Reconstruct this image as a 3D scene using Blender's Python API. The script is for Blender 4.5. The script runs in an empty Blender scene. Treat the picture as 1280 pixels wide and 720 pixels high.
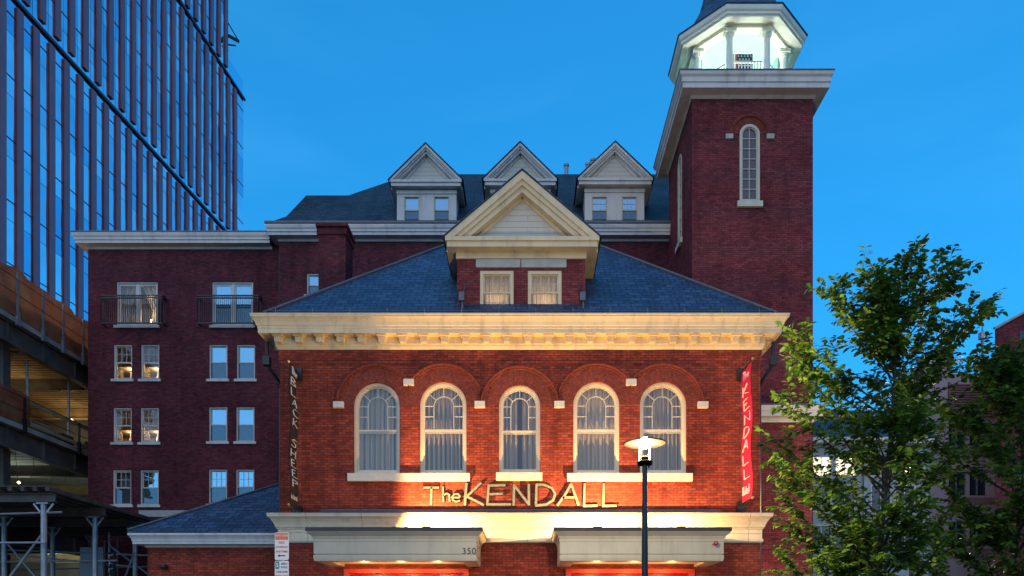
import bpy, bmesh, math, random
from mathutils import Vector, Matrix
R = math.radians
rnd = random.Random(7)
S = bpy.context.scene
COL = S.collection

# ------------------------------------------------------------------ camera, sky, light, exposure
F, VX, VY, ZC = 915.0, 660.0, 790.0, 1.6      # measured focal length (px), vanishing point, eye height
def X(px, Y): return (px - VX) * Y / F
def Z(py, Y): return ZC + (VY - py) * Y / F

cd = bpy.data.cameras.new("camera"); cam = bpy.data.objects.new("camera", cd); COL.objects.link(cam)
cd.sensor_width = 36.0; cd.lens = F / 1280 * 36.0
cd.shift_x = (640 - VX) / 1280.0; cd.shift_y = (VY - 360) / 1280.0
cd.clip_start = 0.1; cd.clip_end = 3000
cam.location = (0, 0, ZC); cam.rotation_euler = (R(90), 0, 0)
S.camera = cam

W = bpy.data.worlds.new("World"); S.world = W; W.use_nodes = True
wn, wl = W.node_tree.nodes, W.node_tree.links
bg = wn["Background"]
sky = wn.new("ShaderNodeTexSky"); sky.sky_type = 'NISHITA'; sky.sun_disc = False
SUN_EL, SUN_ROT = 15.0, 200.0
sky.sun_elevation = R(SUN_EL); sky.sun_rotation = R(SUN_ROT)
sky.altitude = 0; sky.air_density = 1.0; sky.dust_density = 0.3; sky.ozone_density = 4.0
tint = wn.new("ShaderNodeMix"); tint.data_type = 'RGBA'; tint.blend_type = 'MULTIPLY'
tint.inputs[0].default_value = 1.0
tint.inputs[7].default_value = (0.065, 0.655, 1.16, 1)      # blue hour: the red has gone out of the sky
gam = wn.new("ShaderNodeGamma"); gam.inputs[1].default_value = 0.5      # dusk sky is more even than the daylight model
wl.new(sky.outputs[0], gam.inputs[0]); wl.new(gam.outputs[0], tint.inputs[6]); tc = wn.new("ShaderNodeTexCoord"); mpg = wn.new("ShaderNodeMapping"); mpg.inputs['Scale'].default_value = (1.2, 1.2, 3.5); mpg.inputs['Rotation'].default_value = (.3, .5, .2)
nz_ = wn.new("ShaderNodeTexNoise"); nz_.inputs['Scale'].default_value = 1.6; nz_.inputs['Detail'].default_value = 5; nz_.inputs['Roughness'].default_value = .55; nz_.inputs['Distortion'].default_value = .6
mr_ = wn.new("ShaderNodeMapRange"); mr_.inputs[1].default_value = .46; mr_.inputs[2].default_value = .80; mr_.inputs[3].default_value = 0; mr_.inputs[4].default_value = .28
veil = wn.new("ShaderNodeMix"); veil.data_type = 'RGBA'; veil.inputs[7].default_value = (.22, 1.25, 2.6, 1)      # thin high cloud
wl.new(tc.outputs['Generated'], mpg.inputs[0]); wl.new(mpg.outputs[0], nz_.inputs['Vector']); wl.new(nz_.outputs[0], mr_.inputs[0])
wl.new(mr_.outputs[0], veil.inputs[0]); wl.new(tint.outputs[2], veil.inputs[6]); wl.new(veil.outputs[2], bg.inputs[0])
bg.inputs[1].default_value = 0.15

sd = bpy.data.lights.new("afterglow", 'SUN'); so = bpy.data.objects.new("afterglow", sd); COL.objects.link(so)
sd.energy = 0.42; sd.angle = R(100); sd.color = (1.0, 0.58, 0.30)
so.rotation_euler = (R(62), 0, R(-20))                 # from behind the viewer, where the sun went down

S.view_settings.view_transform = 'Standard'; S.view_settings.look = 'None'
S.view_settings.exposure = 1.5; S.view_settings.gamma = 1.0
S.render.engine = 'CYCLES'
S.cycles.use_denoising = True
S.cycles.max_bounces = 6; S.cycles.diffuse_bounces = 3; S.cycles.glossy_bounces = 3
S.cycles.transmission_bounces = 4; S.cycles.transparent_max_bounces = 12
S.cycles.caustics_reflective = False; S.cycles.caustics_refractive = False
S.cycles.sample_clamp_indirect = 4.0

# ------------------------------------------------------------------ materials
MATS = {}
def mat(name, col=(.5, .5, .5), rough=.6, metal=0.0, noise=0.0, nscale=3.0, bump=0.0, bscale=20.0, spec=.5, emit=None, estr=0.0, wear=0.0):
    if name in MATS: return MATS[name]
    m = bpy.data.materials.new(name); m.use_nodes = True; MATS[name] = m
    n, l = m.node_tree.nodes, m.node_tree.links; b = n["Principled BSDF"]
    b.inputs['Base Color'].default_value = (*col, 1); b.inputs['Roughness'].default_value = rough
    b.inputs['Metallic'].default_value = metal; b.inputs['Specular IOR Level'].default_value = spec
    if emit: b.inputs['Emission Color'].default_value = (*emit, 1); b.inputs['Emission Strength'].default_value = estr
    geo = n.new("ShaderNodeNewGeometry")
    if noise > 0:
        t = n.new("ShaderNodeTexNoise"); t.inputs['Scale'].default_value = nscale; t.inputs['Detail'].default_value = 6
        l.new(geo.outputs['Position'], t.inputs['Vector'])
        r = n.new("ShaderNodeMapRange"); r.inputs[1].default_value = .3; r.inputs[2].default_value = .7
        r.inputs[3].default_value = 1 - noise; r.inputs[4].default_value = 1 + noise * .6
        l.new(t.outputs[0], r.inputs[0])
        v = n.new("ShaderNodeVectorMath"); v.operation = 'SCALE'; v.inputs[0].default_value = col
        if wear:
            mp_ = n.new("ShaderNodeMapping"); mp_.inputs['Scale'].default_value = (2.2, 2.2, .35); l.new(geo.outputs['Position'], mp_.inputs[0])
            t3 = n.new("ShaderNodeTexNoise"); t3.inputs['Scale'].default_value = 1.6; t3.inputs['Detail'].default_value = 8; t3.inputs['Roughness'].default_value = .7; l.new(mp_.outputs[0], t3.inputs['Vector'])
            r3 = n.new("ShaderNodeMapRange"); r3.inputs[1].default_value = .50; r3.inputs[2].default_value = .72; r3.inputs[3].default_value = 1; r3.inputs[4].default_value = 1 - wear; l.new(t3.outputs[0], r3.inputs[0])
            m3 = n.new("ShaderNodeMath"); m3.operation = 'MULTIPLY'; l.new(r.outputs[0], m3.inputs[0]); l.new(r3.outputs[0], m3.inputs[1]); l.new(m3.outputs[0], v.inputs['Scale'])
        else: l.new(r.outputs[0], v.inputs['Scale'])
        l.new(v.outputs[0], b.inputs['Base Color'])
    if bump > 0:
        t = n.new("ShaderNodeTexNoise"); t.inputs['Scale'].default_value = bscale; t.inputs['Detail'].default_value = 4
        l.new(geo.outputs['Position'], t.inputs['Vector'])
        bp = n.new("ShaderNodeBump"); bp.inputs['Strength'].default_value = bump; bp.inputs['Distance'].default_value = .02
        l.new(t.outputs[0], bp.inputs['Height']); l.new(bp.outputs[0], b.inputs['Normal'])
    return m

def brick_mat(name, c1, c2, mortar, bw=.215, rh=.075, ms=.010, rough=.85, bump=.5, offset=.5, blot=.35, bscale=.5, msmooth=.15, bdist=.012, spec=.12, fine=.2, streak=.3, saw=0.0):
    m = bpy.data.materials.new(name); m.use_nodes = True; MATS[name] = m
    n, l = m.node_tree.nodes, m.node_tree.links; b = n["Principled BSDF"]
    b.inputs['Roughness'].default_value = rough; b.inputs['Specular IOR Level'].default_value = spec
    uv = n.new("ShaderNodeUVMap"); uv.uv_map = "UVMap"
    br = n.new("ShaderNodeTexBrick"); br.offset = offset
    br.inputs['Scale'].default_value = 1; br.inputs['Brick Width'].default_value = bw; br.inputs['Row Height'].default_value = rh
    br.inputs['Mortar Size'].default_value = ms; br.inputs['Mortar Smooth'].default_value = msmooth; br.inputs['Bias'].default_value = 0
    br.inputs['Color1'].default_value = (*c1, 1); br.inputs['Color2'].default_value = (*c2, 1); br.inputs['Mortar'].default_value = (*mortar, 1)
    # slightly wandering courses
    wob = n.new("ShaderNodeTexNoise"); wob.inputs['Scale'].default_value = 2.5; wob.inputs['Detail'].default_value = 2
    l.new(uv.outputs[0], wob.inputs['Vector'])
    sub = n.new("ShaderNodeVectorMath"); sub.operation = 'SUBTRACT'; sub.inputs[1].default_value = (.5, .5, .5)
    l.new(wob.outputs['Color'], sub.inputs[0])
    sc = n.new("ShaderNodeVectorMath"); sc.operation = 'SCALE'; sc.inputs['Scale'].default_value = rh * .22
    l.new(sub.outputs[0], sc.inputs[0])
    ad = n.new("ShaderNodeVectorMath"); ad.operation = 'ADD'; l.new(uv.outputs[0], ad.inputs[0]); l.new(sc.outputs[0], ad.inputs[1])
    l.new(ad.outputs[0], br.inputs['Vector'])
    t = n.new("ShaderNodeTexNoise"); t.inputs['Scale'].default_value = bscale; t.inputs['Detail'].default_value = 7; t.inputs['Roughness'].default_value = .65
    l.new(uv.outputs[0], t.inputs['Vector'])
    r = n.new("ShaderNodeMapRange"); r.inputs[1].default_value = .3; r.inputs[2].default_value = .72
    r.inputs[3].default_value = 1 - blot; r.inputs[4].default_value = 1 + blot * .7; l.new(t.outputs[0], r.inputs[0])
    t2 = n.new("ShaderNodeTexNoise"); t2.inputs['Scale'].default_value = 9; t2.inputs['Detail'].default_value = 3
    l.new(uv.outputs[0], t2.inputs['Vector'])
    r2 = n.new("ShaderNodeMapRange"); r2.inputs[1].default_value = .3; r2.inputs[2].default_value = .7
    r2.inputs[3].default_value = 1 - fine; r2.inputs[4].default_value = 1 + fine; l.new(t2.outputs[0], r2.inputs[0])
    mm = n.new("ShaderNodeMath"); mm.operation = 'MULTIPLY'; l.new(r.outputs[0], mm.inputs[0]); l.new(r2.outputs[0], mm.inputs[1])
    mp_ = n.new("ShaderNodeMapping"); mp_.inputs['Scale'].default_value = (2.6, .22, 1); l.new(uv.outputs[0], mp_.inputs[0])
    t3 = n.new("ShaderNodeTexNoise"); t3.inputs['Scale'].default_value = 1.0; t3.inputs['Detail'].default_value = 5; l.new(mp_.outputs[0], t3.inputs['Vector'])
    r3 = n.new("ShaderNodeMapRange"); r3.inputs[1].default_value = .52; r3.inputs[2].default_value = .75; r3.inputs[3].default_value = 1; r3.inputs[4].default_value = 1 - streak; l.new(t3.outputs[0], r3.inputs[0])
    m3 = n.new("ShaderNodeMath"); m3.operation = 'MULTIPLY'; l.new(mm.outputs[0], m3.inputs[0]); l.new(r3.outputs[0], m3.inputs[1]); mm = m3
    v = n.new("ShaderNodeVectorMath"); v.operation = 'SCALE'; l.new(br.outputs['Color'], v.inputs[0]); l.new(mm.outputs[0], v.inputs['Scale'])
    l.new(v.outputs[0], b.inputs['Base Color'])
    inv = n.new("ShaderNodeMath"); inv.operation = 'SUBTRACT'; inv.inputs[0].default_value = 1; l.new(br.outputs['Fac'], inv.inputs[1])
    m2 = n.new("ShaderNodeMath"); m2.operation = 'MULTIPLY_ADD'; m2.inputs[1].default_value = 1.75 * fine; l.new(t2.outputs[0], m2.inputs[0]); l.new(inv.outputs[0], m2.inputs[2])
    if saw:
        sx = n.new("ShaderNodeSeparateXYZ"); l.new(ad.outputs[0], sx.inputs[0])
        dv = n.new("ShaderNodeMath"); dv.operation = 'DIVIDE'; dv.inputs[1].default_value = rh; l.new(sx.outputs[1], dv.inputs[0])
        fr = n.new("ShaderNodeMath"); fr.operation = 'FRACT'; l.new(dv.outputs[0], fr.inputs[0])
        ml = n.new("ShaderNodeMath"); ml.operation = 'MULTIPLY_ADD'; ml.inputs[1].default_value = -saw; l.new(fr.outputs[0], ml.inputs[0]); l.new(m2.outputs[0], ml.inputs[2]); m2 = ml
    bp = n.new("ShaderNodeBump"); bp.inputs['Strength'].default_value = bump; bp.inputs['Distance'].default_value = bdist
    l.new(m2.outputs[0], bp.inputs['Height']); l.new(bp.outputs[0], b.inputs['Normal'])
    return m

M_BRICK = brick_mat("red_brick", (.38, .068, .034), (.20, .034, .022), (.12, .036, .030))
M_ARCH = brick_mat("arch_brick", (.29, .062, .038), (.19, .038, .026), (.13, .045, .035), bw=.22, rh=.075)
M_BRICKD = brick_mat("dark_brick", (.185, .042, .048), (.095, .022, .032), (.075, .028, .034))
M_BRICKT = brick_mat("tower_brick", (.28, .058, .058), (.145, .030, .037), (.10, .033, .037))
M_SLATE = brick_mat("slate", (.05, .115, .20), (.022, .062, .12), (.005, .012, .025), bw=.36, rh=.235, ms=.012, rough=.55, bump=.9, blot=.35, bdist=.03, spec=.4, fine=.38, streak=.25, saw=1.3)
M_SLATE2 = brick_mat("rear_slate", (.05, .085, .11), (.03, .05, .07), (.015, .02, .026), bw=.3, rh=.16, ms=.012, rough=.6, bump=.8, blot=.35, bdist=.03, fine=.35, saw=1.2)
M_CLAP = brick_mat("clapboard", (.60, .55, .46), (.59, .54, .45), (.36, .34, .29), bw=30, rh=.175, ms=.007, rough=.6, bump=.5, blot=.05, fine=.02, streak=.12)
M_STONE = brick_mat("stone_band", (.74, .63, .44), (.70, .60, .42), (.26, .21, .15), bw=1.62, rh=.9, ms=.007, rough=.75, bump=.3, blot=.12, offset=0, fine=.04)
M_CREAM = mat("cream_paint", (.72, .575, .36), .55, noise=.10, nscale=1.6, bump=.15, bscale=8, wear=.32)
M_WHITE = mat("white_paint", (.60, .53, .40), .5, noise=.07, nscale=2, wear=.2)
M_TRIM2 = mat("grey_white_trim", (.64, .59, .54), .55, noise=.10, nscale=1.5, wear=.3)
M_SILL = mat("sill_stone", (.62, .56, .45), .75, noise=.14, nscale=5, bump=.2)
M_LINTEL = mat("grey_stone", (.42, .41, .38), .8, noise=.15, nscale=5, bump=.2)
M_CANOPY = mat("canopy_paint", (.47, .43, .33), .5, noise=.08, nscale=2, wear=.22)
M_LEAD = mat("lead_flashing", (.12, .13, .15), .5, metal=.3, noise=.2, nscale=6)
M_BROWNCAP = mat("brown_cap", (.075, .05, .045), .6, noise=.2)
M_BLACK = mat("black_metal", (.012, .012, .013), .4, noise=.2)
M_IRON = mat("dark_iron", (.02, .02, .022), .5)
M_RED = mat("red_door", (.55, .012, .018), .35, noise=.12, nscale=3)
M_REDF = mat("red_frame", (.62, .06, .03), .4)
M_REDCLOTH = mat("red_banner", (.45, .004, .055), .8, noise=.12, nscale=4)
M_BLKCLOTH = mat("black_banner", (.010, .010, .012), .8)
M_WHT = mat("white_lettering", (.8, .78, .74), .6)
M_GOLD = mat("brass", (.75, .5, .2), .3, metal=.9)
M_LETTER = mat("sign_letter_face", (.20, .20, .13), .5, noise=.3, nscale=14)
M_DARKIN = mat("dark_interior", (.02, .02, .022), .9)
M_ROOM = mat("room_wall", (.30, .26, .21), .9)
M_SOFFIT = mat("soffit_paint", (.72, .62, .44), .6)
M_CONC = mat("concrete", (.30, .29, .27), .85, noise=.3, nscale=1.2, bump=.3)
M_STEEL = mat("galvanised_steel", (.30, .32, .34), .45, metal=.5, noise=.25, nscale=4)
M_RUSTSTEEL = mat("brown_steel", (.10, .085, .075), .6, noise=.4, nscale=2)
M_NET = None
M_TAN = mat("fireproofing", (.38, .27, .14), .9, noise=.35, nscale=1.5, bump=.4)
M_TIMBER = mat("timber_plank", (.075, .06, .05), .85, noise=.45, nscale=3)
M_ASPHALT = mat("asphalt", (.05, .05, .052), .9, noise=.25, nscale=4, bump=.4, bscale=60)
M_PAVE = brick_mat("paving", (.26, .25, .235), (.22, .21, .20), (.1, .1, .1), bw=1.4, rh=1.4, ms=.012, offset=0, blot=.2)
M_PAINTLINE = mat("road_paint", (.7, .7, .68), .7, noise=.2, nscale=8)
M_GROUND = mat("ground_far", (.09, .085, .075), .95, noise=.3, nscale=.3)
M_BARK = mat("bark", (.06, .045, .032), .95, noise=.4, nscale=12, bump=.6, bscale=30)
M_CYAN = mat("cupola_ceiling_paint", (.42, .66, .62), .6, noise=.08)
M_CUPW = mat("cupola_white_paint", (.80, .82, .72), .5, noise=.06)
M_MAUVE = mat("mauve_stucco", (.44, .33, .35), .85, noise=.12, nscale=.8)
M_MAUVE2 = mat("plum_stucco", (.27, .13, .15), .85, noise=.12, nscale=.8)
M_PALE = mat("pale_siding", (.34, .36, .38), .7, noise=.1)
M_WGL = mat("dark_window_glass", (.02, .03, .045), .08, spec=.8)
M_SIGNW = mat("sign_white", (.72, .70, .66), .4)
M_SIGNO = mat("sign_orange", (.75, .16, .06), .4)
M_SIGNG = mat("sign_green", (.02, .22, .20), .4)
M_SIGNGT = mat("sign_grey_text", (.22, .27, .22), .5)
M_SIGNRT = mat("sign_red_text", (.62, .14, .08), .5)
M_BLUE = mat("flag_blue", (.02, .03, .10), .8)
M_FRED = mat("flag_red", (.55, .03, .04), .8)
M_BOARD = mat("pale_blue_board", (.34, .42, .52), .6)
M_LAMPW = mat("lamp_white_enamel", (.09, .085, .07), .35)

def glass_mat(name, rtint=(1, 1, 1), fac=.12, dark=1.0):
    m = bpy.data.materials.new(name); m.use_nodes = True; MATS[name] = m
    n, l = m.node_tree.nodes, m.node_tree.links
    n.remove(n["Principled BSDF"]); out = n["Material Output"]
    tr = n.new("ShaderNodeBsdfTransparent"); tr.inputs[0].default_value = (.86 * dark, .9 * dark, .9 * dark, 1)
    gl = n.new("ShaderNodeBsdfGlossy"); gl.inputs['Roughness'].default_value = .02; gl.inputs[0].default_value = (*rtint, 1)
    fr = n.new("ShaderNodeFresnel"); fr.inputs[0].default_value = 1.5
    a = n.new("ShaderNodeMath"); a.operation = 'ADD'; a.use_clamp = True; a.inputs[1].default_value = fac
    t = n.new("ShaderNodeTexNoise"); t.inputs['Scale'].default_value = 1.1; g = n.new("ShaderNodeNewGeometry")
    l.new(g.outputs['Position'], t.inputs['Vector'])
    bp = n.new("ShaderNodeBump"); bp.inputs['Strength'].default_value = .12; bp.inputs['Distance'].default_value = .05
    l.new(t.outputs[0], bp.inputs['Height']); l.new(bp.outputs[0], gl.inputs['Normal'])
    mx = n.new("ShaderNodeMixShader"); l.new(fr.outputs[0], a.inputs[0]); l.new(a.outputs[0], mx.inputs[0])
    l.new(tr.outputs[0], mx.inputs[1]); l.new(gl.outputs[0], mx.inputs[2]); l.new(mx.outputs[0], out.inputs[0])
    return m
M_GLASS = glass_mat("window_glass", rtint=(.6, .85, 1.0), fac=.03)
M_GLASSR = glass_mat("reflective_window_glass", rtint=(.33, .72, 1.0), fac=.42)

def cloth_mat(name, col, trans=.45, noise=0):
    m = bpy.data.materials.new(name); m.use_nodes = True; MATS[name] = m
    n, l = m.node_tree.nodes, m.node_tree.links; out = n["Material Output"]; b = n["Principled BSDF"]
    b.inputs['Base Color'].default_value = (*col, 1); b.inputs['Roughness'].default_value = .9; b.inputs['Specular IOR Level'].default_value = .1
    if noise:
        g = n.new("ShaderNodeNewGeometry"); t = n.new("ShaderNodeTexNoise"); t.inputs['Scale'].default_value = .9; t.inputs['Detail'].default_value = 8; l.new(g.outputs['Position'], t.inputs['Vector'])
        rp = n.new("ShaderNodeValToRGB"); rp.color_ramp.elements[0].position = .35; rp.color_ramp.elements[1].position = .65
        rp.color_ramp.elements[0].color = (col[0] * .25, col[1] * .35, col[2] * .5, 1); rp.color_ramp.elements[1].color = (col[0] * 1.0, col[1] * 1.7, col[2] * 1.8, 1)
        e_ = rp.color_ramp.elements.new(.5); e_.color = (col[0] * .8, col[1] * .75, col[2] * .8, 1)
        l.new(t.outputs[0], rp.inputs[0]); l.new(rp.outputs[0], b.inputs['Base Color'])
    tl = n.new("ShaderNodeBsdfTranslucent"); tl.inputs[0].default_value = (*col, 1)
    mx = n.new("ShaderNodeMixShader"); mx.inputs[0].default_value = trans
    l.new(b.outputs[0], mx.inputs[1]); l.new(tl.outputs[0], mx.inputs[2]); l.new(mx.outputs[0], out.inputs[0])
    return m
M_CURT = cloth_mat("grey_curtain", (.47, .37, .27), .10)
M_NET = cloth_mat("orange_netting", (.42, .15, .07), .35, noise=.5)
M_CURTW = cloth_mat("cream_curtain", (.66, .60, .48), .5)
M_BLIND = cloth_mat("white_blind", (.26, .36, .46), .2)
M_SCREENC = cloth_mat("bird_screen", (.40, .66, .62), .4)

# ------------------------------------------------------------------ mesh building
class MB:
    def __init__(s): s.v = []; s.f = []; s.m = []; s.uv = []; s.sm = []
    def face(s, pts, m=0, uv=None, smooth=False):
        i = len(s.v); s.v.extend([tuple(p) for p in pts]); s.f.append(list(range(i, i + len(pts)))); s.m.append(m); s.uv.append(uv); s.sm.append(smooth)
    def box(s, x0, x1, y0, y1, z0, z1, m=0):
        x0, x1 = min(x0, x1), max(x0, x1); y0, y1 = min(y0, y1), max(y0, y1); z0, z1 = min(z0, z1), max(z0, z1)
        a = [(x0, y0, z0), (x1, y0, z0), (x1, y1, z0), (x0, y1, z0), (x0, y0, z1), (x1, y0, z1), (x1, y1, z1), (x0, y1, z1)]
        for q in ((0, 1, 5, 4), (1, 2, 6, 5), (2, 3, 7, 6), (3, 0, 4, 7), (4, 5, 6, 7), (3, 2, 1, 0)): s.face([a[k] for k in q], m)
    def beam(s, p, q, w, h, m=0, up=(0, 0, 1)):
        p, q = Vector(p), Vector(q); d = (q - p).normalized(); u = Vector(up)
        if abs(d.dot(u)) > .98: u = Vector((0, 1, 0))
        a = d.cross(u).normalized() * w / 2; b = d.cross(a).normalized() * h / 2
        c0 = [p + a + b, p - a + b, p - a - b, p + a - b]; c1 = [x + (q - p) for x in c0]
        for k in range(4): s.face([c0[k], c0[(k + 1) % 4], c1[(k + 1) % 4], c1[k]], m)
        s.face(c0[::-1], m); s.face(c1, m)
    def tube(s, pts, r, n=8, m=0, cap=True):
        pts = [Vector(p) for p in pts]; rs = r if isinstance(r, (list, tuple)) else [r] * len(pts); rings = []
        for i, p in enumerate(pts):
            d = (pts[min(i + 1, len(pts) - 1)] - pts[max(i - 1, 0)]).normalized()
            u = Vector((0, 0, 1)) if abs(d.z) < .9 else Vector((0, 1, 0))
            a = d.cross(u).normalized(); b = d.cross(a).normalized()
            rings.append([p + (a * math.cos(2 * math.pi * k / n) + b * math.sin(2 * math.pi * k / n)) * rs[i] for k in range(n)])
        for i in range(len(rings) - 1):
            for k in range(n): s.face([rings[i][k], rings[i][(k + 1) % n], rings[i + 1][(k + 1) % n], rings[i + 1][k]], m, smooth=True)
        if cap: s.face(rings[0][::-1], m); s.face(rings[-1], m)
    def lathe(s, c, prof, n=24, m=0, ph=0.0, smooth=True):
        rings = [[(c[0] + r * math.cos(2 * math.pi * k / n + ph), c[1] + r * math.sin(2 * math.pi * k / n + ph), c[2] + z) for k in range(n)] for r, z in prof]
        for i in range(len(rings) - 1):
            for k in range(n): s.face([rings[i][k], rings[i][(k + 1) % n], rings[i + 1][(k + 1) % n], rings[i + 1][k]], m, smooth=smooth)
    def prism(s, poly, y0, y1, m=0, ms=None):           # poly of (x, z), extruded in y
        n = len(poly)
        s.face([(x, y0, z) for x, z in poly], m); s.face([(x, y1, z) for x, z in poly][::-1], m)
        for k in range(n):
            (xa, za), (xb, zb) = poly[k], poly[(k + 1) % n]; s.face([(xa, y0, za), (xa, y1, za), (xb, y1, zb), (xb, y0, zb)], m if ms is None else ms)
    def build(s, name, mats, parent=None, origin=(0, 0, 0), loc=None):
        """vertices are in world space unless origin/loc say otherwise; links ONE mesh object"""
        o3 = Vector(origin)
        if parent is not None and loc is None and tuple(origin) == (0, 0, 0): o3 = world_of(parent)
        me = bpy.data.meshes.new(name)
        me.from_pydata([tuple(Vector(v) - o3) for v in s.v], [], s.f)
        mats = mats if isinstance(mats, (list, tuple)) else [mats]
        for m in mats: me.materials.append(m)
        ul = me.uv_layers.new(name="UVMap")
        for pi, p in enumerate(me.polygons):
            p.material_index = s.m[pi]; p.use_smooth = s.sm[pi]
            if s.uv[pi] is not None: uvs = s.uv[pi]
            else:
                nn = p.normal
                t = Vector((0, 0, 1)).cross(nn)
                t = Vector((1, 0, 0)) if t.length < .05 else t.normalized()
                if t.x + t.y * .9 < 0: t = -t
                b = nn.cross(t)
                if b.z < 0: b = -b
                uvs = [(Vector(s.v[j]).dot(t), Vector(s.v[j]).dot(b)) for j in s.f[pi]]
            for k, li in enumerate(p.loop_indices): ul.data[li].uv = uvs[k]
        o = bpy.data.objects.new(name, me); COL.objects.link(o)
        if parent is not None: o.parent = parent
        if loc is not None: o.location = loc
        elif tuple(origin) != (0, 0, 0): o.location = Vector(origin) - (world_of(parent) if parent is not None else Vector())
        return o
def world_of(o):
    p = Vector()
    while o is not None: p = p + Vector(o.location); o = o.parent
    return p
def tag(o, label=None, cat=None, group=None, kind=None):
    for k, v in (('label', label), ('category', cat), ('group', group), ('kind', kind)):
        if v: o[k] = v
    return o
def thing(name, loc, label, cat, group=None, kind=None):
    o = bpy.data.objects.new(name, None); COL.objects.link(o); o.location = loc; o.empty_display_size = .2
    return tag(o, label, cat, group, kind)
def dup(o, parent=None, loc=None, deep=True):
    c = o.copy(); COL.objects.link(c)
    if parent is not None: c.parent = parent
    if loc is not None: c.location = loc
    if deep:
        for ch in list(o.children): dup(ch, c)
    return c
def bevel(o, w=.008, seg=1):
    b = o.modifiers.new("bevel", 'BEVEL'); b.width = w; b.segments = seg; b.limit_method = 'ANGLE'; b.angle_limit = R(40); return o
def lamp(name, loc, e, col, r=.08, typ='POINT', tgt=None, size=R(120), blend=.6, parent=None):
    d = bpy.data.lights.new(name, typ); d.energy = e; d.color = col; d.shadow_soft_size = r
    o = bpy.data.objects.new(name, d); COL.objects.link(o)
    o.location = Vector(loc) - (world_of(parent) if parent else Vector())
    if parent: o.parent = parent
    if typ == 'SPOT': d.spot_size = size; d.spot_blend = blend
    if tgt is not None: o.rotation_euler = (Vector(tgt) - Vector(loc)).to_track_quat('-Z', 'Y').to_euler()
    return o

# wall sheet with openings; mp(u, d, z) maps wall coords (d = depth inwards) to the world
def wall_sheet(mb, u0, u1, z0, z1, mp, ops, reveal=.22, m=0, mr=None):
    mr = m if mr is None else mr
    us = sorted({u0, u1, *[o[0] for o in ops], *[o[1] for o in ops]}); zs = sorted({z0, z1, *[o[2] for o in ops], *[o[3] for o in ops]})
    us = [u for u in us if u0 <= u <= u1]; zs = [z for z in zs if z0 <= z <= z1]
    for i in range(len(us) - 1):
        for j in range(len(zs) - 1):
            cu, cz = (us[i] + us[i + 1]) / 2, (zs[j] + zs[j + 1]) / 2
            if any(o[0] < cu < o[1] and o[2] < cz < o[3] for o in ops): continue
            mb.face([mp(us[i], 0, zs[j]), mp(us[i + 1], 0, zs[j]), mp(us[i + 1], 0, zs[j + 1]), mp(us[i], 0, zs[j + 1])], m)
    for o in ops:
        a, b, c, d = o[:4]; arch = len(o) > 4 and o[4]
        top = d
        if arch:
            r = (b - a) / 2; cx = (a + b) / 2; sp = d - r; top = sp; N = 20
            pts = [(cx - r * math.cos(math.pi * k / N), sp + r * math.sin(math.pi * k / N)) for k in range(N + 1)]
            for k in range(N):
                (xa, za), (xb, zb) = pts[k], pts[k + 1]
                mb.face([mp(xa, 0, za), mp(xb, 0, zb), mp(xb, 0, d), mp(xa, 0, d)], m)
                mb.face([mp(xa, 0, za), mp(xb, 0, zb), mp(xb, reveal, zb), mp(xa, reveal, za)], mr)
        else: mb.face([mp(a, 0, d), mp(b, 0, d), mp(b, reveal, d), mp(a, reveal, d)], mr)
        mb.face([mp(a, 0, c), mp(a, 0, top), mp(a, reveal, top), mp(a, reveal, c)], mr)
        mb.face([mp(b, 0, c), mp(b, 0, top), mp(b, reveal, top), mp(b, reveal, c)], mr)
        mb.face([mp(a, 0, c), mp(b, 0, c), mp(b, reveal, c), mp(a, reveal, c)], mr)
def ring_profile(mb, x0, x1, y0, y1, prof, m=0, ms=None, back=False):
    """prof: (overhang, z) swept round a rectangle"""
    def c(o, z): return [(x0 - o, y0 - o, z), (x1 + o, y0 - o, z), (x1 + o, y1 + (o if back else 0), z), (x0 - o, y1 + (o if back else 0), z)]
    for i in range(len(prof) - 1):
        a, b = c(*prof[i]), c(*prof[i + 1]); mi = ms[i] if ms else m
        for k in range(4):
            if k == 2 and not back: continue
            mb.face([a[k], a[(k + 1) % 4], b[(k + 1) % 4], b[k]], mi)
def arch_ring(mb, cx, cz, r0, r1, y0, y1, a0=0., a1=180., n=36, m=0, xmin=-1e9, xmax=1e9):
    A = [R(a0 + (a1 - a0) * k / n) for k in range(n + 1)]
    def p(a, r, y): return (min(max(cx + r * math.cos(a), xmin), xmax), y, cz + r * math.sin(a))
    for k in range(n):
        a, b = A[k], A[k + 1]
        def uvq(ra, rb): return [(ra, a * r1), (rb, a * r1), (rb, b * r1), (ra, b * r1)]
        q = [p(a, r0, y0), p(a, r1, y0), p(b, r1, y0), p(b, r0, y0)]
        if max(v[0] for v in q) - min(v[0] for v in q) < 1e-4: continue
        mb.face(q, m, uvq(r0, r1))
        mb.face([p(a, r1, y0), p(a, r1, y1), p(b, r1, y1), p(b, r1, y0)], m, [(0, a * r1), (y1 - y0, a * r1), (y1 - y0, b * r1), (0, b * r1)])
        mb.face([p(a, r0, y0), p(a, r0, y1), p(b, r0, y1), p(b, r0, y0)], m, [(0, a * r1), (y1 - y0, a * r1), (y1 - y0, b * r1), (0, b * r1)])

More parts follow.
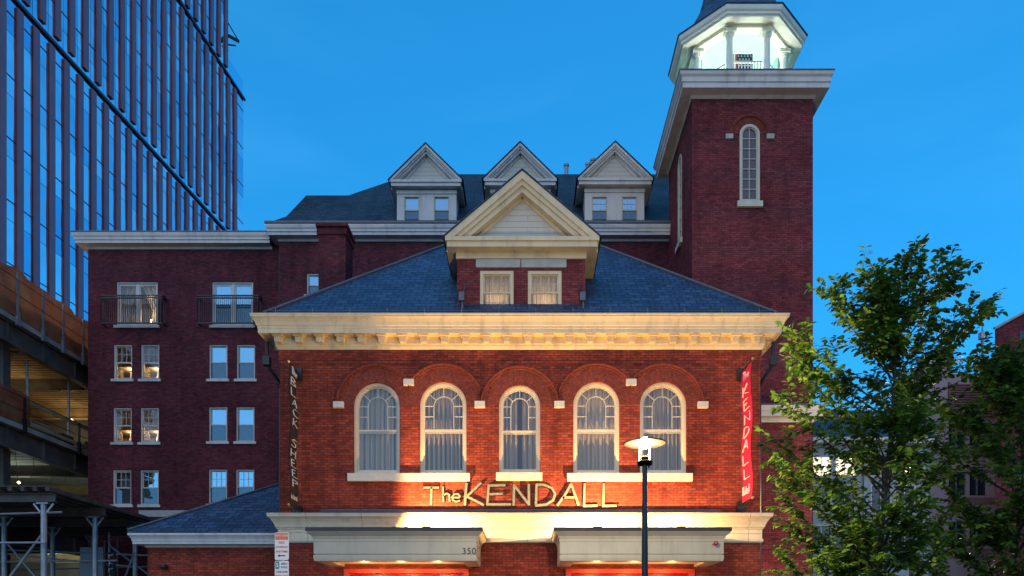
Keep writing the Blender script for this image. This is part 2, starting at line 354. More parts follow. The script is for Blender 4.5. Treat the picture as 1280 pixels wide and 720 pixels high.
# ------------------------------------------------------------------ windows (local: x across, y inwards from the wall face, z up, origin bottom centre)
def stilted(w, h, off, n=16):
    r = w / 2 - off; cx = 0; sp = h - w / 2
    pts = [(-r, off), (-r, sp)] + [(-r * math.cos(math.pi * k / n), sp + r * math.sin(math.pi * k / n)) for k in range(1, n)] + [(r, sp), (r, off)]
    return pts
def band(mb, w, h, o0, o1, y0, y1, m=0):
    A, B = stilted(w, h, o0), stilted(w, h, o1); n = len(A)
    for k in range(n):
        j = (k + 1) % n
        mb.face([(A[k][0], y0, A[k][1]), (A[j][0], y0, A[j][1]), (B[j][0], y0, B[j][1]), (B[k][0], y0, B[k][1])], m)
        mb.face([(B[k][0], y0, B[k][1]), (B[j][0], y0, B[j][1]), (B[j][0], y1, B[j][1]), (B[k][0], y1, B[k][1])], m)
        mb.face([(A[k][0], y0, A[k][1]), (A[j][0], y0, A[j][1]), (A[j][0], y1, A[j][1]), (A[k][0], y1, A[k][1])], m)
def bar2(mb, p, q, w, y0, y1, m=0, ms=None):
    (xa, za), (xb, zb) = p, q; dx, dz = xb - xa, zb - za; L = math.hypot(dx, dz); nx, nz = -dz / L * w / 2, dx / L * w / 2
    mb.prism([(xa + nx, za + nz), (xb + nx, zb + nz), (xb - nx, zb - nz), (xa - nx, za - nz)], y0, y1, m, ms)
def curtain_mesh(w, z0, z1, amp=.04, per=.16, seed=0, gap=0., gather=0.):
    mb = MB(); rr = random.Random(seed); ph = rr.random() * 6; N = 64; NV = 8
    fx = [rr.uniform(-.25, .25) for _ in range(6)]
    def P(i, j):
        x = -w / 2 + w * i / N; t = j / NV
        y = amp * math.sin(2 * math.pi * x / per + ph + 1.2 * math.sin(5 * x + fx[0] * 9)) + .35 * amp * math.sin(2 * math.pi * x / (per * .37) + fx[1] * 9)
        return (x, y * (.6 + .4 * (1 - t)), z0 + (z1 - z0) * t)
    for i in range(N):
        xm = -w / 2 + w * (i + .5) / N
        if abs(xm) < gap / 2: continue
        for j in range(NV): mb.face([P(i, j), P(i + 1, j), P(i + 1, j + 1), P(i, j + 1)], smooth=True)
    return mb
def arch_window(parent, cx, z, Y, w, h, seed):
    mb = MB()
    band(mb, w, h, 0, .062, .07, .24); band(mb, w, h, .062, .085, .105, .24); band(mb, w, h, .085, .125, .16, .22)
    zm = h * .482; sp = h - w / 2
    mb.box(-w / 2 + .075, w / 2 - .075, .15, .25, zm - .015, zm + .035)
    mb.box(-w / 2 + .075, w / 2 - .075, .19, .26, zm - .06, zm - .017)
    mb.box(-w / 2 + .075, -w / 2 + .125, .20, .255, .10, zm - .05); mb.box(w / 2 - .125, w / 2 - .075, .20, .255, .10, zm - .05)
    mb.box(-w / 2 + .075, w / 2 - .075, .195, .26, .07, .15)
    ri = w * .215; t = .022; N = 16
    for s in (-1, 1): bar2(mb, (s * ri, zm + .04), (s * ri, sp), t, .165, .20)
    pts = [(-ri * math.cos(math.pi * k / N), sp + ri * math.sin(math.pi * k / N)) for k in range(N + 1)]
    for k in range(N): bar2(mb, pts[k], pts[k + 1], t, .165, .20)
    ro = w / 2 - .11
    for a in (40, 90, 140): bar2(mb, (ri * math.cos(R(a)), sp + ri * math.sin(R(a))), (ro * math.cos(R(a)), sp + ro * math.sin(R(a))), t, .168, .198)
    for s in (-1, 1):
        for zz in (sp + .01, (sp + zm) / 2 + .06): bar2(mb, (s * ri, zz), (s * ro, zz), t, .168, .198)
    o = mb.build('window', M_WHITE, parent, loc=Vector((cx, Y, z)) - world_of(parent), origin=(0, 0, 0))
    g = MB(); P_ = stilted(w, h, .11); g.face([(x, .185, zz) for x, zz in P_]); g.build('pane', M_GLASS, o, loc=(0, 0, 0))
    pr_ = {3: (.075, .17, .0), 4: (.10, .13, .0), 5: (.09, .15, .16), 6: (.07, .19, .0), 7: (.10, .14, .0)}[seed]
    c = curtain_mesh(w - .02, .02, h - .02, pr_[0], pr_[1], seed, gap=pr_[2]).build('curtain', M_CURT, o, loc=(0, .40, 0))
    return o
RW = {}
def rect_window(parent, cx, z, Y, w, h, style='six', curt='grey', rot=0., sill=True, fm=None, glass=None, seed=0, frame=.055):
    """sash window centred on cx with its foot at z; cached meshes"""
    key = (round(w, 3), round(h, 3), style, curt, fm.name if fm else '', glass.name if glass else '', sill, frame)
    loc = Vector((cx, Y, z)) - world_of(parent)
    if key in RW:
        o = dup(RW[key], parent, loc); o.rotation_euler.z = rot; return o
    fm = fm or M_TRIM2; glass = glass or M_GLASSR
    mb = MB(); f = frame; a = w / 2
    mb.box(-a, -a + f, .05, .20, 0, h); mb.box(a - f, a, .05, .20, 0, h); mb.box(-a + f, a - f, .05, .20, h - f, h); mb.box(-a + f, a - f, .05, .20, 0, f)
    s = .035; zm = h * .5
    if style in ('six', 'plain', 'nine'):
        mb.box(-a + f, a - f, .10, .16, zm - .025, zm + .025)
        for sx in (-1, 1):
            mb.box(sx * (a - f), sx * (a - f - s), .11, .15, zm + .025, h - f); mb.box(sx * (a - f), sx * (a - f - s), .13, .17, f, zm - .025)
        mb.box(-a + f + s, a - f - s, .11, .15, h - f - s, h - f); mb.box(-a + f + s, a - f - s, .13, .17, f, f + s + .02)
        iw = a - f - s
        if style in ('six', 'nine'):
            for k in (-1, 1): mb.box(k * iw / 3 - .009, k * iw / 3 + .009, .115, .14, zm + .025, h - f - s)
            zt = (zm + h - f) / 2; mb.box(-iw, iw, .114, .141, zt - .009, zt + .009)
        if style == 'nine':
            zt = zm * .56; mb.box(-iw, iw, .134, .161, zt - .012, zt + .012)
    else:  # sliding pair of glazed doors
        mb.box(-.05, .05, .08, .17, f, h - f)
        for sx in (-1, 1):
            for (u0, u1) in ((sx * (a - f), sx * (a - f - .07)), (sx * .05, sx * .10)): mb.box(u0, u1, .10, .16, f, h - f)
        mb.box(-a + f, a - f, .105, .155, h - f - .08, h - f); mb.box(-a + f, a - f, .105, .155, f, f + .1)
    o = mb.build('window', fm, parent, loc=loc); o.rotation_euler.z = rot
    g = MB(); g.face([(-a + f, .13, f), (a - f, .13, f), (a - f, .13, h - f), (-a + f, .13, h - f)]); g.build('pane', glass, o, loc=(0, 0, 0))
    if curt == 'blind':
        g = MB(); g.face([(-a, .20, .0), (a, .20, .0), (a, .20, h), (-a, .20, h)]); g.build('blind', M_BLIND, o, loc=(0, 0, 0))
        g = MB(); g.face([(-a + f, .125, f), (a - f, .125, f), (a - f, .125, zm), (-a + f, .125, zm)]); g.build('insect_screen', M_SCREEN, o, loc=(0, 0, 0))
    elif curt == 'grey':
        curtain_mesh(w, 0, h, .03, .12, seed).build('curtain', M_CURT, o, loc=(0, .30, 0))
        g = MB(); g.face([(-a + f, .125, f), (a - f, .125, f), (a - f, .125, zm), (-a + f, .125, zm)]); g.build('insect_screen', M_SCREEN, o, loc=(0, 0, 0))
    elif curt == 'lit':
        # two cream curtains drawn aside at the foot, lamplight between
        g = MB(); N = 14
        for sx in (-1, 1):
            for i in range(N):
                t0, t1 = i / N, (i + 1) / N
                def P(t, zf):
                    spread = (.96 - .62 * min(1, (1 - zf) * 1.5)) * a if zf > .35 else (.34 + .1 * (.35 - zf)) * a + .1
                    x = sx * (a - t * spread); return (x, .03 * math.sin(t * 22), zf * h)
                for j in range(10): g.face([P(t0, j / 10), P(t1, j / 10), P(t1, (j + 1) / 10), P(t0, (j + 1) / 10)], smooth=True)
        g.build('curtain', M_CURTW, o, loc=(0, .32, 0))
    elif curt == 'cream':
        curtain_mesh(w, 0, h, .03, .13, seed).build('curtain', M_CURTW, o, loc=(0, .30, 0))
    if sill:
        g = MB(); g.box(-a - .09, a + .09, -.07, .05, -.11, -.002); g.build('sill', M_TRIM2, o, loc=(0, 0, 0))
    RW[key] = o
    return o
m = bpy.data.materials.new("insect_screen"); m.use_nodes = True; M_SCREEN = m
_n, _l = m.node_tree.nodes, m.node_tree.links
_d = _n["Principled BSDF"]; _d.inputs['Base Color'].default_value = (.05, .06, .07, 1); _t = _n.new("ShaderNodeBsdfTransparent"); _x = _n.new("ShaderNodeMixShader"); _x.inputs[0].default_value = .5
_l.new(_t.outputs[0], _x.inputs[1]); _l.new(_d.outputs[0], _x.inputs[2]); _l.new(_x.outputs[0], _n["Material Output"].inputs[0])

# ------------------------------------------------------------------ ground
def plane(name, x0, x1, y0, y1, z, m):
    mb = MB(); mb.face([(x0, y0, z), (x1, y0, z), (x1, y1, z), (x0, y1, z)]); o = mb.build(name, m); tag(o, kind='structure'); return o
plane('ground', -900, 900, -900, 900, -.14, M_GROUND)
plane('road', -300, 300, -9, 10.2, -.13, M_ASPHALT)
mb = MB(); mb.box(-300, 300, 10.35, 21.62, -.12, .0); tag(mb.build('pavement', M_PAVE), kind='structure')
mb = MB(); mb.box(-300, 300, 10.2, 10.35, -.13, .012); tag(mb.build('kerb', M_LINTEL), kind='structure')
mb = MB()
for k in range(-40, 40): mb.box(k * 6, k * 6 + 3, 1.0, 1.12, -.128, -.124)
tag(mb.build('road_markings', M_PAINTLINE), kind='structure')

# ------------------------------------------------------------------ FIREHOUSE (front block)
YF = 21.6
FX0, FX1, FB = -7.32, 6.85, 30.2
fh = thing('brick_building', (-.23, YF, 0), 'two storey red brick building with cream cornice, five arched windows and slate hipped roof', 'building')
wins = [(471, 57.5, 478, 592), (554, 58, 477, 592), (649.5, 51.5, 481, 591), (745.5, 57.5, 477, 592), (829, 58, 477, 592)]
ops = []
for px, w, t, b in wins:
    c = X(px, YF); hw = w * YF / F / 2; ops.append((c - hw, c + hw, Z(b, YF), Z(t, YF), True))
doors = [(X(430, YF), X(586, YF)), (X(707, YF), X(868, YF))]
for a, b in doors: ops.append((a, b, 0.0, 3.46))
WT = 10.0
mb = MB()
wall_sheet(mb, FX0, FX1, 0, WT, lambda u, d, z: (u, YF + d, z), ops, .24)
mb.box(FX0, FX0 + .002, YF + .002, FB, 0, WT); mb.box(FX1 - .002, FX1, YF + .002, FB, 0, WT); mb.box(FX0, FX1, FB - .002, FB, 0, WT)
mb.build('wall', M_BRICK, fh)
# corbelled courses under the cornice
mb = MB(); mb.box(FX0 - .035, FX1 + .035, YF - .035, YF + .05, 9.62, 9.93); mb.box(FX0 - .02, FX1 + .02, YF - .018, YF + .05, 9.5, 9.62)
mb.build('brick_course', M_BRICK, fh)
# interior partition so that the rooms are closed and the windows look into something
mb = MB(); mb.box(FX0 + .05, FX1 - .05, YF + 3.0, YF + 3.05, 4.9, 10.0); mb.box(FX0 + .05, FX1 - .05, YF + .3, YF + 3.0, 4.95, 5.0); mb.box(FX0 + .05, FX1 - .05, YF + .3, YF + 3.0, 9.9, 9.95)
mb.box(-7.2, 6.7, YF + 1.2, YF + 1.25, 0, 4.9)
mb.build('interior_wall', M_ROOM, fh)
# arches, brick hoods, impost blocks
mids = [X(421, YF) - 1, X(511.5, YF), X(600.5, YF), X(698.5, YF), X(787.5, YF), X(878, YF) + 1]
hood = MB(); ring = MB()
for i, (px, w, t, b) in enumerate(wins):
    c = X(px, YF); r = w * YF / F / 2; sp = Z(t, YF) - r
    ro = (50.5 if i != 2 else 48.5) * YF / F
    x0, x1 = mids[i] if 0 < i else -1e9, mids[i + 1] if i < 4 else 1e9
    if i in (0, 4): pass
    arch_ring(ring, c, sp, r + .0, r + .11, YF - .012, YF + .10, 0, 180, 30, 0)
    arch_ring(ring, c, sp, r + .11, r + .335, YF - .016, YF + .01, 0, 180, 40, 0, x0, x1)
    arch_ring(ring, c, sp, r + .335, ro - .10, YF - .022, YF + .01, 0, 180, 44, 0, x0, x1)
    arch_ring(hood, c, sp, ro - .10, ro - .045, YF - .065, YF + .01, 0, 180, 48, 0, x0, x1)
    arch_ring(hood, c, sp, ro - .045, ro, YF - .125, YF + .01, 0, 180, 48, 0, x0, x1)
ring.build('arch_surround', M_ARCH, fh); hood.build('arch_hood', M_ARCH, fh)
for px, py in ((424, 507), (511.5, 479), (600, 506.5), (699, 506.5), (788.5, 479), (878, 507)):
    mb = MB(); cx, cz = X(px, YF), Z(py, YF); mb.box(cx - .15, cx + .15, YF - .13, YF + .02, cz - .088, cz + .088); bevel(mb.build('impost_block', M_SILL, fh))
for i, (px, w, t, b) in enumerate(wins):
    arch_window(fh, X(px, YF), Z(b, YF), YF, w * YF / F, (b - t) * YF / F, i + 3)
for a, b, t, bt in ((434, 587, 592.4, 601), (620, 678, 591.6, 600), (709, 866, 592.4, 601)):
    mb = MB(); mb.box(X(a, YF - .13), X(b, YF - .13), YF - .13, YF + .22, Z(bt, YF - .13), Z(t, YF) - .002); bevel(mb.build('window_sill', M_SILL, fh), .01)
# main cornice
cor = [(.02, 9.90), (.05, 9.93), (.09, 9.99), (.10, 10.05), (.12, 10.06), (.12, 10.26), (.44, 10.262), (.44, 10.235), (.475, 10.235), (.475, 10.36), (.49, 10.37), (.49, 10.42), (.515, 10.44), (.545, 10.53), (.60, 10.62), (.64, 10.64), (.64, 10.69), (.655, 10.70), (.655, 10.735), (.45, 10.76), (.2, 10.80)]
mb = MB(); ring_profile(mb, FX0, FX1, YF, FB, cor)
cornice = mb.build('cornice', M_CREAM, fh)
mb = MB(); mb.prism([(-.11, 0), (.11, 0), (.085, -.16), (-.085, -.16)], 0, .17); mb.prism([(-.14, .0), (.14, .0), (.14, .045), (-.14, .045)], -.10, .19)
br0 = mb.build('bracket', M_CREAM, cornice, loc=Vector((X(351, YF), YF - .29, 10.215)) - world_of(cornice))
for k in range(1, 24): dup(br0, cornice, Vector((X(351, YF) + k * .607 , YF - .29, 10.215)) - world_of(cornice))
for sx, xx, rz in ((-1, FX0 - .29, -90), (1, FX1 + .29, 90)):
    for k in range(6):
        c = dup(br0, cornice, Vector((xx, YF + .45 + k * .607, 10.215)) - world_of(cornice)); c.rotation_euler.z = R(rz)
# hipped roof
RX0, RX1, RY0, RZ0, K = FX0 - .36, FX1 + .36, YF - .36, 10.83, .944
T = (RX1 - RX0) / 2; XR = (RX0 + RX1) / 2; RYr = RY0 + T; ZR = RZ0 + K * T
mb = MB()
A_, B_, C_, D_ = (RX0, RY0, RZ0), (RX1, RY0, RZ0), (RX1, FB, RZ0), (RX0, FB, RZ0)
P1, P2 = (XR, RYr, ZR), (XR, FB, ZR)
def RP(x, y): return (x, y, RZ0 + K * (y - RY0))
nx0, nx1, ny = X(571.5, 21.8) + .02, X(731.7, 21.8) - .02, 24.3
mb.face([A_, RP(nx0, RY0), RP(nx0, RY0 + nx0 - RX0)]); mb.face([RP(nx1, RY0), B_, RP(nx1, RY0 + RX1 - nx1)])
mb.face([RP(nx0, RY0), RP(nx1, RY0), RP(nx1, 21.82), RP(nx0, 21.82)]); mb.face([RP(nx0, ny), RP(nx1, ny), RP(nx1, RY0 + RX1 - nx1), P1, RP(nx0, RY0 + nx0 - RX0)])
mb.face([B_, C_, P2, P1]); mb.face([D_, A_, P1, P2]); mb.face([C_, D_, P2])
for a, b in ((A_, B_), (B_, C_), (D_, A_)): mb.face([a, b, (b[0], b[1], b[2] - .10), (a[0], a[1], a[2] - .10)])
mb.face([(RX0, RY0, RZ0 - .1), (RX1, RY0, RZ0 - .1), (RX1, FB, RZ0 - .1), (RX0, FB, RZ0 - .1)])
roof = mb.build('roof', M_SLATE, fh)
mb = MB()
for q in (A_, B_): mb.tube([(q[0], q[1], q[2] + .03), (P1[0], P1[1], P1[2] + .03)], .055, 6)
mb.build('hip_cap', M_LEAD, roof)
mb = MB(); y, z = RY0 + .02, RZ0 + .10
mb.tube([(RX0 + .1, y, z), (RX1 - .05, y, z)], .016, 6); mb.tube([(RX0 + .1, y, z - .07), (RX1 - .05, y, z - .07)], .012, 6)
for k in range(14): xx = RX0 + .35 + k * 1.08; mb.beam((xx, y, z - .15), (xx, y, z + .07), .03, .03)
mb.build('snow_guard', M_LEAD, roof)
# downpipes at the corners
for sx, x0 in ((1, FX1), (-1, FX0)):
    mb = MB(); xx = x0 + sx * .18
    mb.tube([(x0 + sx * .42, YF + .1, 10.2), (x0 + sx * .42, YF + .12, 9.55), (xx, YF + .3, 9.15), (x0 + sx * .09, YF + .35, 8.9), (x0 + sx * .09, YF + .35, .1)], .055, 8); mb.box(x0 + sx * .32, x0 + sx * .52, YF, YF + .2, 9.5, 9.75)
    mb.build('downpipe', M_BLACK, fh)
# chimney
mb = MB(); cx0, cx1 = X(398, 25), X(432, 25); zt = Z(284, 25)
mb.box(cx0, cx1, 25, 26, 10.5, zt); mb.box(cx0 - .05, cx1 + .05, 24.95, 26.05, zt - .25, zt - .08); mb.box(cx0 - .08, cx1 + .08, 24.92, 26.08, zt + .002, zt + .12)
ch = mb.build('chimney', M_BRICKD, fh)
mb = MB(); mb.box(cx0 - .03, cx1 + .03, 24.97, 26.03, zt + .123, zt + .2); mb.build('cap', M_LEAD, ch)
mb = MB(); mb.box(X(437, 25.5) + .05, X(437, 25.5) + .30, 25.4, 25.6, 12.0, 12.3); mb.build('vent_hood', M_WHITE, ch)

# gabled dormer
YD, YG = 21.8, 21.4
dx0, dx1 = X(571.5, YD), X(731.7, YD); dz0, dz1 = 10.7, Z(306, YD)
w1, w2 = (X(600, YD), X(642, YD)), (X(659.8, YD), X(702, YD)); wz0, wz1 = Z(391, YD), Z(338, YD)
mb = MB()
wall_sheet(mb, dx0, dx1, dz0, dz1, lambda u, d, z: (u, YD + d, z), [(w1[0], w1[1], wz0, wz1), (w2[0], w2[1], wz0, wz1)], .2)
for xx in (dx0, dx1): mb.face([(xx, YD, dz0), (xx, 24.6, dz0 + 3), (xx, 24.6, dz1), (xx, YD, dz1)])
dm = mb.build('dormer', M_BRICKT, fh)
mb = MB(); mb.face([(dx0, 24.0, 10.8), (dx1, 24.0, 10.8), (dx1, 24.0, 13.4), (dx0, 24.0, 13.4)]); mb.face([(dx0, 21.9, 10.86), (dx1, 21.9, 10.86), (dx1, 24, 10.86), (dx0, 24, 10.86)]); mb.face([(dx0, 21.9, 12.95), (dx1, 21.9, 12.95), (dx1, 24, 12.95), (dx0, 24, 12.95)]); mb.build('interior_wall', M_ROOM, dm)
for w in (w1, w2): rect_window(fh, sum(w) / 2, wz0, YD - .03, w[1] - w[0], wz1 - wz0, 'nine' if w is w1 else 'six', 'cream', fm=M_CREAM, glass=M_GLASS, sill=False, frame=.10)
mb = MB(); mb.box(dx0 - .03, dx1 + .03, YD - .05, YD + .1, Z(324, YD), Z(306, YD)); 
mb.box(dx0 + .01, dx0 + .02, YD, YD + .01, Z(324, YD), Z(323, YD))
mb.build('frieze', M_CREAM, dm)
mb = MB(); mb.box(X(595, YD), X(650.5, YD), YD - .055, YD + .05, Z(335, YD), Z(325, YD)); mb.box(X(651.5, YD), X(708, YD), YD - .055, YD + .05, Z(335, YD), Z(325, YD)); mb.build('lintel', M_LINTEL, dm)
mb = MB(); mb.box(X(597, YD), X(705, YD), YD - .08, YD + .1, wz0 - .07, wz0 - .002); mb.build('window_sill', M_CREAM, dm)
def pediment(prefix_parent, xc, half, zb, zt, yg, yw, yback, slope_back, mtrim, mclap, mroof, rake=.30, gei=.26, th=.10, soff=True):
    """gable front: horizontal geison, raking cornices, clapboard tympanum; eave soffits running back; roof slopes"""
    o = MB(); hx = half
    # geison (two steps)
    o.box(xc - hx, xc + hx, yg, yw + .02, zb - gei * .42, zb); o.box(xc - hx + .05, xc + hx - .05, yg + .05, yw + .02, zb - gei, zb - gei * .42)
    # raking cornice: three stepped bands, each inset and receding
    L = math.hypot(hx, zt - zb); sx, sz = hx / L, (zt - zb) / L
    def rk(o0, o1, y0, y1):
        for s in (-1, 1):
            def off(d): # lines parallel to the rake, moved inwards by d: their foot on z=zb and their apex
                return (hx - d / sz, zt - d / sx)
            (fa, ta), (fb, tb) = off(o0), off(o1)
            o.prism([(xc + s * fa, zb + .001), (xc, ta), (xc, tb), (xc + s * fb, zb + .001)], y0, y1)
    rk(0, rake * .42, yg, yw + .02); rk(rake * .42, rake * .68, yg + .06, yw + .02); rk(rake * .68, rake, yg + .13, yw + .02)
    p = o.build('pediment', mtrim, prefix_parent)
    d = rake
    t = MB(); f_, a_ = hx - d / sz, zt - d / sx
    t.face([(xc - f_, yw - .0, zb), (xc + f_, yw - .0, zb), (xc, yw - .0, a_)]); t.build('tympanum', mclap, p)
    t = MB(); d2 = rake + .17 * (half / 2.2) ; f2, a2 = hx - d2 / sz - .1, zt - d2 / sx
    for s in (-1, 1): bar2(t, (xc + s * (f_ - .12), zb + .0), (xc, a_ - .02), .10, yw - .035, yw - .004)
    t.build('tympanum_trim', mtrim, p)
    # eave soffits and side fascias running back to the main roof
    for s in (-1, 1):
        e = MB()
        xa, xb = xc + s * hx, xc + s * (hx - (hx * .19))
        e.box(min(xa, xb), max(xa, xb), yw + .021, slope_back, zb - gei * .9, zb - gei * .9 + .04)
        e.box(min(xa, xa - s * .05), max(xa, xa - s * .05), yw + .021, slope_back + .2, zb - gei * .9 + .041, zb + .02)
        e.build('eave_soffit', mtrim, p)
    r = MB(); e0 = .07
    for s in (-1, 1):
        a = (xc + s * (hx + e0), yg - .04, zb + .015 - e0 * .8); b = (xc, yg - .04, zt + .02); n_ = Vector((s * sz, 0, sx)) * .045
        a1 = (a[0], slope_back + .3, a[2]); b1 = (xc, yback, zt + .02)
        up = lambda q: tuple(Vector(q) + Vector((0, 0, .03)))
        r.face([up(a), up(b), up(b1), up(a1)]); r.face([a, b, b1, a1]); r.face([a, b, up(b), up(a)]); r.face([a, a1, up(a1), up(a)])
    r.build('roof', mroof, p)
    return p
zb = Z(295, YG); zt = Z(213, YG)
pediment(dm, X(652.7, YG), 96.5 * YG / F, zb, zt, YG, YD, 25.9, 24.0, M_CREAM, M_CLAP, M_SLATE, rake=.42, gei=.28)
for s, px in ((-1, 578), (1, 729)):
    mb = MB(); xx = X(px, 21.6); mb.tube([(xx, 21.55, 10.8), (xx, 21.6, 11.5), (xx - s * .06, 21.8, 11.9)], .035, 6); mb.box(xx - .10, xx + .06, 21.5, 21.7, 11.35, 11.6); mb.build('rain_pipe', M_LEAD, dm)

# stone fascia band above the ground floor
fas = [(.02, 4.22), (.05, 4.24), (.07, 4.27), (.07, 4.33), (.045, 4.34), (.045, 4.62), (.07, 4.63), (.08, 4.66), (.11, 4.69), (.12, 4.74), (.16, 4.83), (.22, 4.92), (.27, 4.96), (.29, 4.965), (.29, 5.03), (.30, 5.04), (.30, 5.07), (0.0, 5.11)]
mb = MB(); ring_profile(mb, FX0, FX1, YF, YF + 1.3, fas)
fo = mb.build('stone_band', M_STONE, fh)
mb = MB(); mb.box(X(402, YF), X(900, YF), YF - .045, YF + .01, 5.085, 5.21); mb.face([(X(402, YF), YF - .05, 5.19), (X(900, YF), YF - .05, 5.19), (X(900, YF), YF - .29, 5.085), (X(402, YF), YF - .29, 5.085)]); mb.build('flashing', M_LEAD, fo)
mb = MB(); mb.box(X(613, YF), X(682, YF), YF - .13, YF - .02, 4.24, 4.36); mb.box(X(612.5, YF), X(683, YF), YF - .31, YF + .01, 4.963, 5.03)
mb.build('centre_block', M_STONE, fo)

# canopies over the two doorways
YC = 19.5
for (p0, p1, o0, o1, num) in ((382, 602.5, doors[0][0], doors[0][1], True), (692.7, 914.5, doors[1][0], doors[1][1], False)):
    a, b = X(p0, YC), X(p1, YC); zt = Z(659, YC)
    mb = MB(); i = .0
    def ringb(o, z): return [(a + o, YC + o, z), (b - o, YC + o, z), (b - o, YF - .1, z), (a + o, YF - .1, z)]
    pr = [(.0, zt - .10), (.02, zt - .13), (.06, zt - .17), (.12, zt - .22), (.13, zt - .27), (.15, zt - .275), (.15, zt - .36), (.165, zt - .365), (.165, zt - .69), (.20, zt - .70), (.20, zt - .715), (.16, zt - .72), (.16, zt - .80), (.175, zt - .88), (.55, zt - .882), (.55, zt - .80)]
    for k in range(len(pr) - 1):
        r0, r1 = ringb(*pr[k]), ringb(*pr[k + 1])
        for q in (3, 0, 1): mb.face([r0[q], r0[(q + 1) % 4], r1[(q + 1) % 4], r1[q]])
    c = mb.build('canopy', M_CANOPY, fh)
    mb = MB(); mb.box(a - .01, b + .01, YC - .01, YF - .02, zt - .099, zt); mb.build('cap', M_BROWNCAP, c)
    mb = MB(); r1 = ringb(.55, zt - .80); mb.face(r1); mb.build('soffit', M_SOFFIT, c)
    if num:
        cu = bpy.data.curves.new('number', 'FONT'); cu.body = "350"; cu.size = .235; cu.extrude = .006; cu.space_character = 1.12
        to = bpy.data.objects.new('number', cu); me = None; COL.objects.link(to)
        bpy.context.view_layer.update(); me = bpy.data.meshes.new_from_object(to.evaluated_get(bpy.context.evaluated_depsgraph_get())); bpy.data.objects.remove(to)
        me.materials.clear(); me.materials.append(M_BLACK)
        no = bpy.data.objects.new('number', me); COL.objects.link(no); no.parent = c; no.rotation_euler = (R(90), 0, 0)
        no.location = Vector((X(577.5, YC + .165), YC + .155, Z(692.4, YC + .165))) - world_of(c)
    # door leaves inside the opening
    mb = MB(); f = .16
    mb.box(o0, o0 + f, YF - .05, YF + .3, 0, 3.46); mb.box(o1 - f, o1, YF - .05, YF + .3, 0, 3.46); mb.box(o0 + f, o1 - f, YF - .05, YF + .3, 3.33, 3.46)
    d = mb.build('door_frame', M_REDF, fh)
    mb = MB(); mb.box(o0 + f, o1 - f, YF + .22, YF + .26, 0, 3.33)
    n = 4; ww = (o1 - o0 - 2 * f) / n
    for k in range(n):
        xa = o0 + f + k * ww
        for (za, zc) in ((.2, 1.0), (1.15, 2.1), (2.25, 3.15)):
            mb.box(xa + .10, xa + ww - .10, YF + .20, YF + .22, za, zc)
    mb.build('door', M_RED, fh)
    for k in (0.22, .5, .78):
        xx = o0 + (o1 - o0) * k
        mb = MB(); mb.lathe((xx, 20.6, zt - .80), [(.001, -.02), (.06, -.02), (.08, 0)], 12); mb.build('downlight', mat("downlight_lens", (.9, .8, .6), .4, emit=(1, .75, .4), estr=6), c)
        lamp('canopy_lamp', (xx, 20.7, zt - 1.12), 11, (1.0, .50, .18), .06, parent=c)
# floodlights lying on the canopies and washing the wall
FL = [(-2.85, 20.60, 450, 1), (1.95, 20.60, 450, 0), (4.3, 20.62, 120, 0)]
for i, (fx, fy, e, cone) in enumerate(FL):
    lx, lz = fx, 4.50
    mb = MB(); mb.box(lx - .12, lx + .12, fy - .14, fy - .04, 4.40, 4.56); mb.box(lx - .12, lx + .12, fy - .14, fy + .03, 4.385, 4.40)
    if cone: mb.box(lx - .062, lx - .050, fy - .04, fy + .055, 4.40, 4.72)      # barn door on the left lamp
    mb.build('floodlight', M_BLACK, fh)
    lamp('flood_lamp', (lx, fy, lz + .02), e, (1.0, .57, .20), .012, parent=fh)
for px in (493, 508): 
    mb = MB(); xx = X(px, YC + .4); mb.lathe((xx, YC + .35, Z(659, YC)), [(.09, 0), (.07, .05), (.0, .07)], 10); mb.build('roof_bolt', M_BLACK, fh)
# red sprinkler bell on the right canopy, and wall vents
mb = MB(); zz = Z(679.5, YC); xx = X(893.5, YC)
mb.tube([(xx, YC + .17, zz), (xx, YC - .10, zz)], .03, 8); mb.lathe((xx, YC - .12, zz), [(.0, -.065), (.04, -.055), (.062, -.02), (.062, .02), (.04, .055), (.0, .065)], 12)
mb.build('alarm_light', mat('alarm_red', (.35, .01, .01), .2), fh)
# added lamps and glowing shades behind two arched windows, standing in for reflections
for (px, py, e) in ((752, 540, 7), (668, 530, 6)):
    yy = YF + .80
    mb = MB(); c = (X(px, yy), yy, Z(py, yy)); mb.lathe(c, [(.0, -.17), (.14, -.16), (.17, 0), (.12, .17), (0, .18)], 16)
    mb.build('lamp_shade', mat('glowing_shade', (.8, .7, .5), .6, emit=(1, .80, .52), estr=.9), fh)
    lamp('added_window_glow', (c[0], yy + .1, c[2] + .1), e * 1.6, (1.0, .72, .40), .15, parent=fh)
for px in (620, 682): lamp('dormer_room_lamp', (X(px, 22.5), 22.5, 11.50), 7, (1.0, .62, .28), .12, parent=fh)

